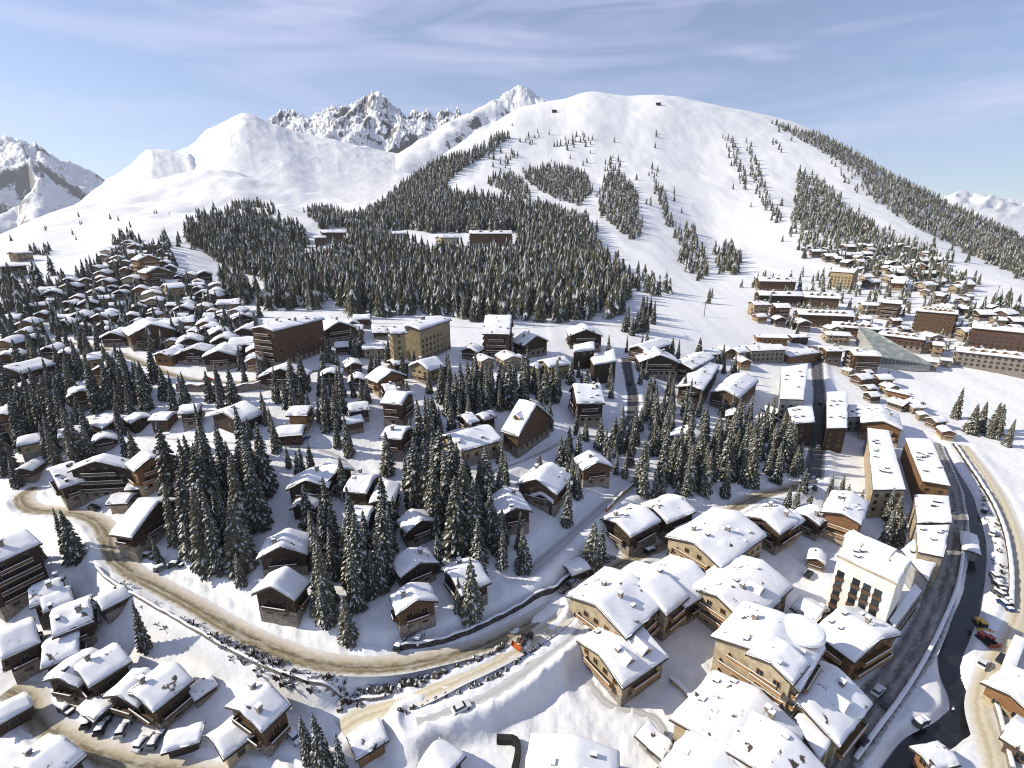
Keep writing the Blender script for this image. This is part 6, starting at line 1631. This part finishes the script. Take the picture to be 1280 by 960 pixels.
for a in [
 (577, 887, 588, 881, 'white', 'white car alone on the outer lane below the bushes', False),
 (84, 890, 94, 896, 'black', 'dark snow topped car beside the narrow forecourt shed'), (113, 903, 120, 893, 'black', 'black car between the forecourt chalets'), (129, 911, 136, 900, 'black', 'black car parked right of the forecourt middle car'),
 (155, 914, 162, 904, 'silver', 'snow heaped silver car under the lower forecourt chalet'), (180, 930, 188, 920, 'white', 'snow buried car on the forecourt, last before the little hut'), (196, 928, 203, 918, 'grey', 'grey car wedged beside the snow buried one'),
 (369, 925, 376, 933, 'silver', 'car parked right under the isolated ribbed roof chalet'), (187, 697, 196, 700, 'black', 'black car under the big plain roof chalet'), (204, 712, 212, 708, 'grey', 'snowy grey car nearest the main road by the plain roof'),
 (222, 708, 230, 706, 'black', 'dark car right of the snowy grey one'), (118, 637, 128, 640, 'black', 'dark car standing at the left road bend', False),
 (345, 549, 349, 545, 'grey', 'first snowy car from the left before the long low carport'), (354, 550, 358, 546, 'black', 'second snowy car from the left before the long low carport'), (363, 551, 367, 547, 'white', 'third snowy car from the left before the long low carport'), (372, 551, 376, 547, 'red', 'red snowy car, fourth before the long low carport'), (381, 550, 385, 546, 'blue', 'blue snowy car, last before the long low carport'),
 (500, 808, 504, 796, 'black', 'dark car parked beneath the streaky roof chalet'), (524, 800, 527, 790, 'white', 'snow white car right beneath the streaky roof chalet'),
 (706, 738, 714, 732, 'black', 'dark car on the main road near the garage', False), (716, 730, 724, 724, 'silver', 'silver car behind the dark one near the garage', False), (762, 700, 770, 696, 'silver', 'silver car on the road beside the hairpin hotel', False), (812, 690, 820, 686, 'black', 'black car parked along the long lodge'),
 (1062, 896, 1070, 906, 'silver', 'silver car on the slushy street beside the yellow dormer hotel', False), (1078, 930, 1084, 922, 'black', 'black car near the bottom of the slushy street', False), (1097, 866, 1104, 858, 'white', 'white car in the middle of the slushy street', False), (1108, 880, 1114, 872, 'grey', 'grey car hugging the street parapet', False),
 (1172, 690, 1176, 680, 'white', 'white car beside the blue shaded flat roof', False), (1190, 640, 1191, 630, 'grey', 'grey car next to the half shaded flat roof', False), (1180, 600, 1177, 592, 'black', 'black car by the orange ended long roof', False),
 (1168, 580, 1164, 572, 'black', 'black car at the upper end of the slushy street', False),
 (1248, 735, 1256, 742, 'black', 'black car of the diagonal row by the far bank road'), (1252, 747, 1260, 754, 'grey', 'grey car of the diagonal row by the far bank road'), (1244, 724, 1252, 731, 'silver', 'silver car of the diagonal row by the far bank road'), (1256, 759, 1264, 766, 'blue', 'blue car of the diagonal row by the far bank road'),
 (1240, 668, 1244, 660, 'white', 'snow topped white car in the scrub of the far bank'), (1230, 640, 1234, 632, 'black', 'black snow topped car at the top of the far bank scrub'),
 (1228, 832, 1236, 822, 'white', 'white car below the yellow groomer', False), (1252, 826, 1258, 818, 'black', 'black car left of the long pale wall', False), (1150, 905, 1158, 899, 'grey', 'grey car on the snow island in the stream bend'),
 (1010, 720, 1016, 712, 'black', 'dark car in the shaded courtyard under the square roofed chalet', False), (1018, 612, 1020, 604, 'black', 'black car at the lower mouth of the dark straight street', False), (1022, 560, 1022, 552, 'silver', 'silver car halfway up the dark straight street', False), (1025, 505, 1025, 498, 'black', 'dark car high up the dark straight street', False),
 (787, 480, 788, 488, 'black', 'dark car on the bending side street', False), (110, 436, 118, 438, 'black', 'dark car on the packed hamlet road', False), (260, 476, 268, 477, 'red', 'red car on the hamlet road above the retaining wall', False), (380, 467, 388, 465, 'grey', 'grey car on the hamlet road by the barrel roof', False)]:
    car(*a[:6], snow=a[6] if len(a) > 6 else True)

def loader():
    a = hit(655, 802); b = hit(668, 793)
    r = prop(empty('wheel_loader', (a.x, a.y, zat(a.x, a.y) + .15), math.atan2(a.y - b.y, a.x - b.x)), 'dark snow loader with an orange blade clearing the pale lane', 'snow loader')
    r.scale = (.8, .8, .8)
    org = paint('orange_paint', (.42, .11, .03)); drk = paint('dark_machine_paint', (.05, .045, .04))
    m = MB(); m.box(-3.2, .2, -1.1, 1.1, .7, 1.9, 0); m.box(.2, 2.2, -.9, .9, .7, 1.3, 0); link_mesh('chassis', m.mesh('chassis', [drk]), r)
    m = MB(); m.box(-1.6, .1, -.85, .85, 1.9, 3.3, 0); m.box(-1.7, .2, -.95, .95, 3.3, 3.45, 1); link_mesh('cab', m.mesh('cab', [M['glass'], drk]), r)
    m = MB(); m.add([(4.0, -1.9, .1), (3.2, -1.9, .05), (2.9, -1.9, .9), (3.3, -1.9, 1.6), (4.0, 1.9, .1), (3.2, 1.9, .05), (2.9, 1.9, .9), (3.3, 1.9, 1.6)], [(0, 1, 5, 4), (1, 2, 6, 5), (2, 3, 7, 6), (0, 3, 2, 1), (4, 5, 6, 7)]); link_mesh('blade', m.mesh('blade', [org]), r)
    m = MB(); m.tube((.8, -.6, 1.6), (3.0, -.6, .8), .16); m.add([], []); link_mesh('arm', m.mesh('arm', [org]), r)
    m = MB(); m.tube((.8, .6, 1.6), (3.0, .6, .8), .16); link_mesh('arm', m.mesh('arm', [org]), r)
    for x in (-2.2, 1.3):
        for y in (-1.15, 1.15): link_mesh('wheel', WHEEL, r, (x, y, 0), 0, (2.1, 2.4, 2.1))
loader()
def groomer(px, py, qx, qy, col, label):
    a = hit(px, py); b = hit(qx, qy)
    r = prop(empty('snow_groomer', (a.x, a.y, zat(a.x, a.y) + .1), math.atan2(b.y - a.y, b.x - a.x)), label, 'snow groomer')
    r.scale = (.8, .8, .8)
    pm = paint('groomer_paint', col)
    for y in (-1.3, 1.3):
        m = MB(); m.add([(-2.4, y - .5, .3), (-2.0, y - .5, 0), (2.0, y - .5, 0), (2.4, y - .5, .35), (2.0, y - .5, .85), (-2.0, y - .5, .85), (-2.4, y + .5, .3), (-2.0, y + .5, 0), (2.0, y + .5, 0), (2.4, y + .5, .35), (2.0, y + .5, .85), (-2.0, y + .5, .85)],
                        [(0, 1, 2, 3, 4, 5), (11, 10, 9, 8, 7, 6)] + [(i, 6 + i, 6 + (i+1) % 6, (i+1) % 6) for i in range(6)]); link_mesh('track', m.mesh('track', [M['rubber']]), r)
    m = MB(); m.box(-2.3, .3, -1.1, 1.1, .9, 1.8, 0); link_mesh('body', m.mesh('body', [pm]), r)
    m = MB(); m.box(.0, 1.7, -.9, .9, .95, 2.4, 0); m.box(-.05, 1.75, -.95, .95, 2.4, 2.6, 1); link_mesh('cab', m.mesh('cab', [M['glass'], pm]), r)
    m = MB(); m.box(2.7, 3.0, -2.2, 2.2, .1, 1.2, 0); link_mesh('blade', m.mesh('blade', [pm]), r)
groomer(1226, 783, 1234, 790, (.60, .36, .05), 'yellow snow groomer on the packed snow by the stream')
groomer(1232, 801, 1240, 808, (.30, .04, .03), 'red snow groomer just below the yellow one')
def crane_lift(px, py, label, h=11):
    p = hit(px, py); r = prop(empty('lift_pylon', (p.x, p.y, zat(p.x, p.y))), label, 'lift pylon')
    m = MB(); m.cyl(0, 0, -1, h, .45, .3, 10); link_mesh('mast', m.mesh('mast', [M['metal']]), r)
    m = MB(); m.box(-2.6, 2.6, -.18, .18, h - .2, h + .2); link_mesh('crossarm', m.mesh('crossarm', [M['metal']]), r)
for i, (px, py) in enumerate([(880, 395), (860, 318), (866, 262), (872, 215), (876, 176)]):
    crane_lift(px, py, ['lift pylon at the piste foot left of the ski station', 'lift pylon beside the conifer strip on the piste', 'lift pylon at mid height of the bright piste', 'lift pylon on the upper bright piste', 'highest lift pylon under the summit'][i])
crane_lift(1245, 372, 'lift pylon on the right hand piste above the red block')
for px, py, lb in ((693, 140, 'dark summit station hut beside the pointed peak'), (823, 131, 'tiny hut on the crest of the ski hill')):
    p = hit(px, py, 1.0); r = prop(empty('summit_hut', (p.x, p.y, zat(p.x, p.y))), lb, 'hut')
    m = MB(); m.box(-6, 6, -4, 4, -3, 5); link_mesh('wall', m.mesh('wall', [M['wood_dark']]), r)
    m = MB(); m.add([(-7, -5, 5), (7, -5, 5), (7, 5, 5), (-7, 5, 5), (-7, 0, 7), (7, 0, 7)], [(0, 1, 5, 4), (2, 3, 4, 5), (1, 2, 5), (3, 0, 4)]); link_mesh('roof', m.mesh('roof', [M['rock']]), r)
print('objects', len(scene.objects))

# ---------------------------------------------------------------- thin mountain air
m = bpy.data.materials.new('haze')
m.use_nodes = True
nt = m.node_tree; nt.nodes.clear()
o_ = nt.nodes.new('ShaderNodeOutputMaterial'); v_ = nt.nodes.new('ShaderNodeVolumePrincipled')
v_.inputs['Color'].default_value = (0.86, 0.91, 1.0, 1)
v_.inputs['Density'].default_value = 0.00004
v_.inputs['Anisotropy'].default_value = 0.2
nt.links.new(v_.outputs[0], o_.inputs['Volume'])
hb = MB(); hb.box(-18400, 18400, -2200, 12200, -421, 1500)
prop(link_mesh('haze', hb.mesh('haze', [m])), 'thin pale mountain air fading the far peaks', kind='stuff')
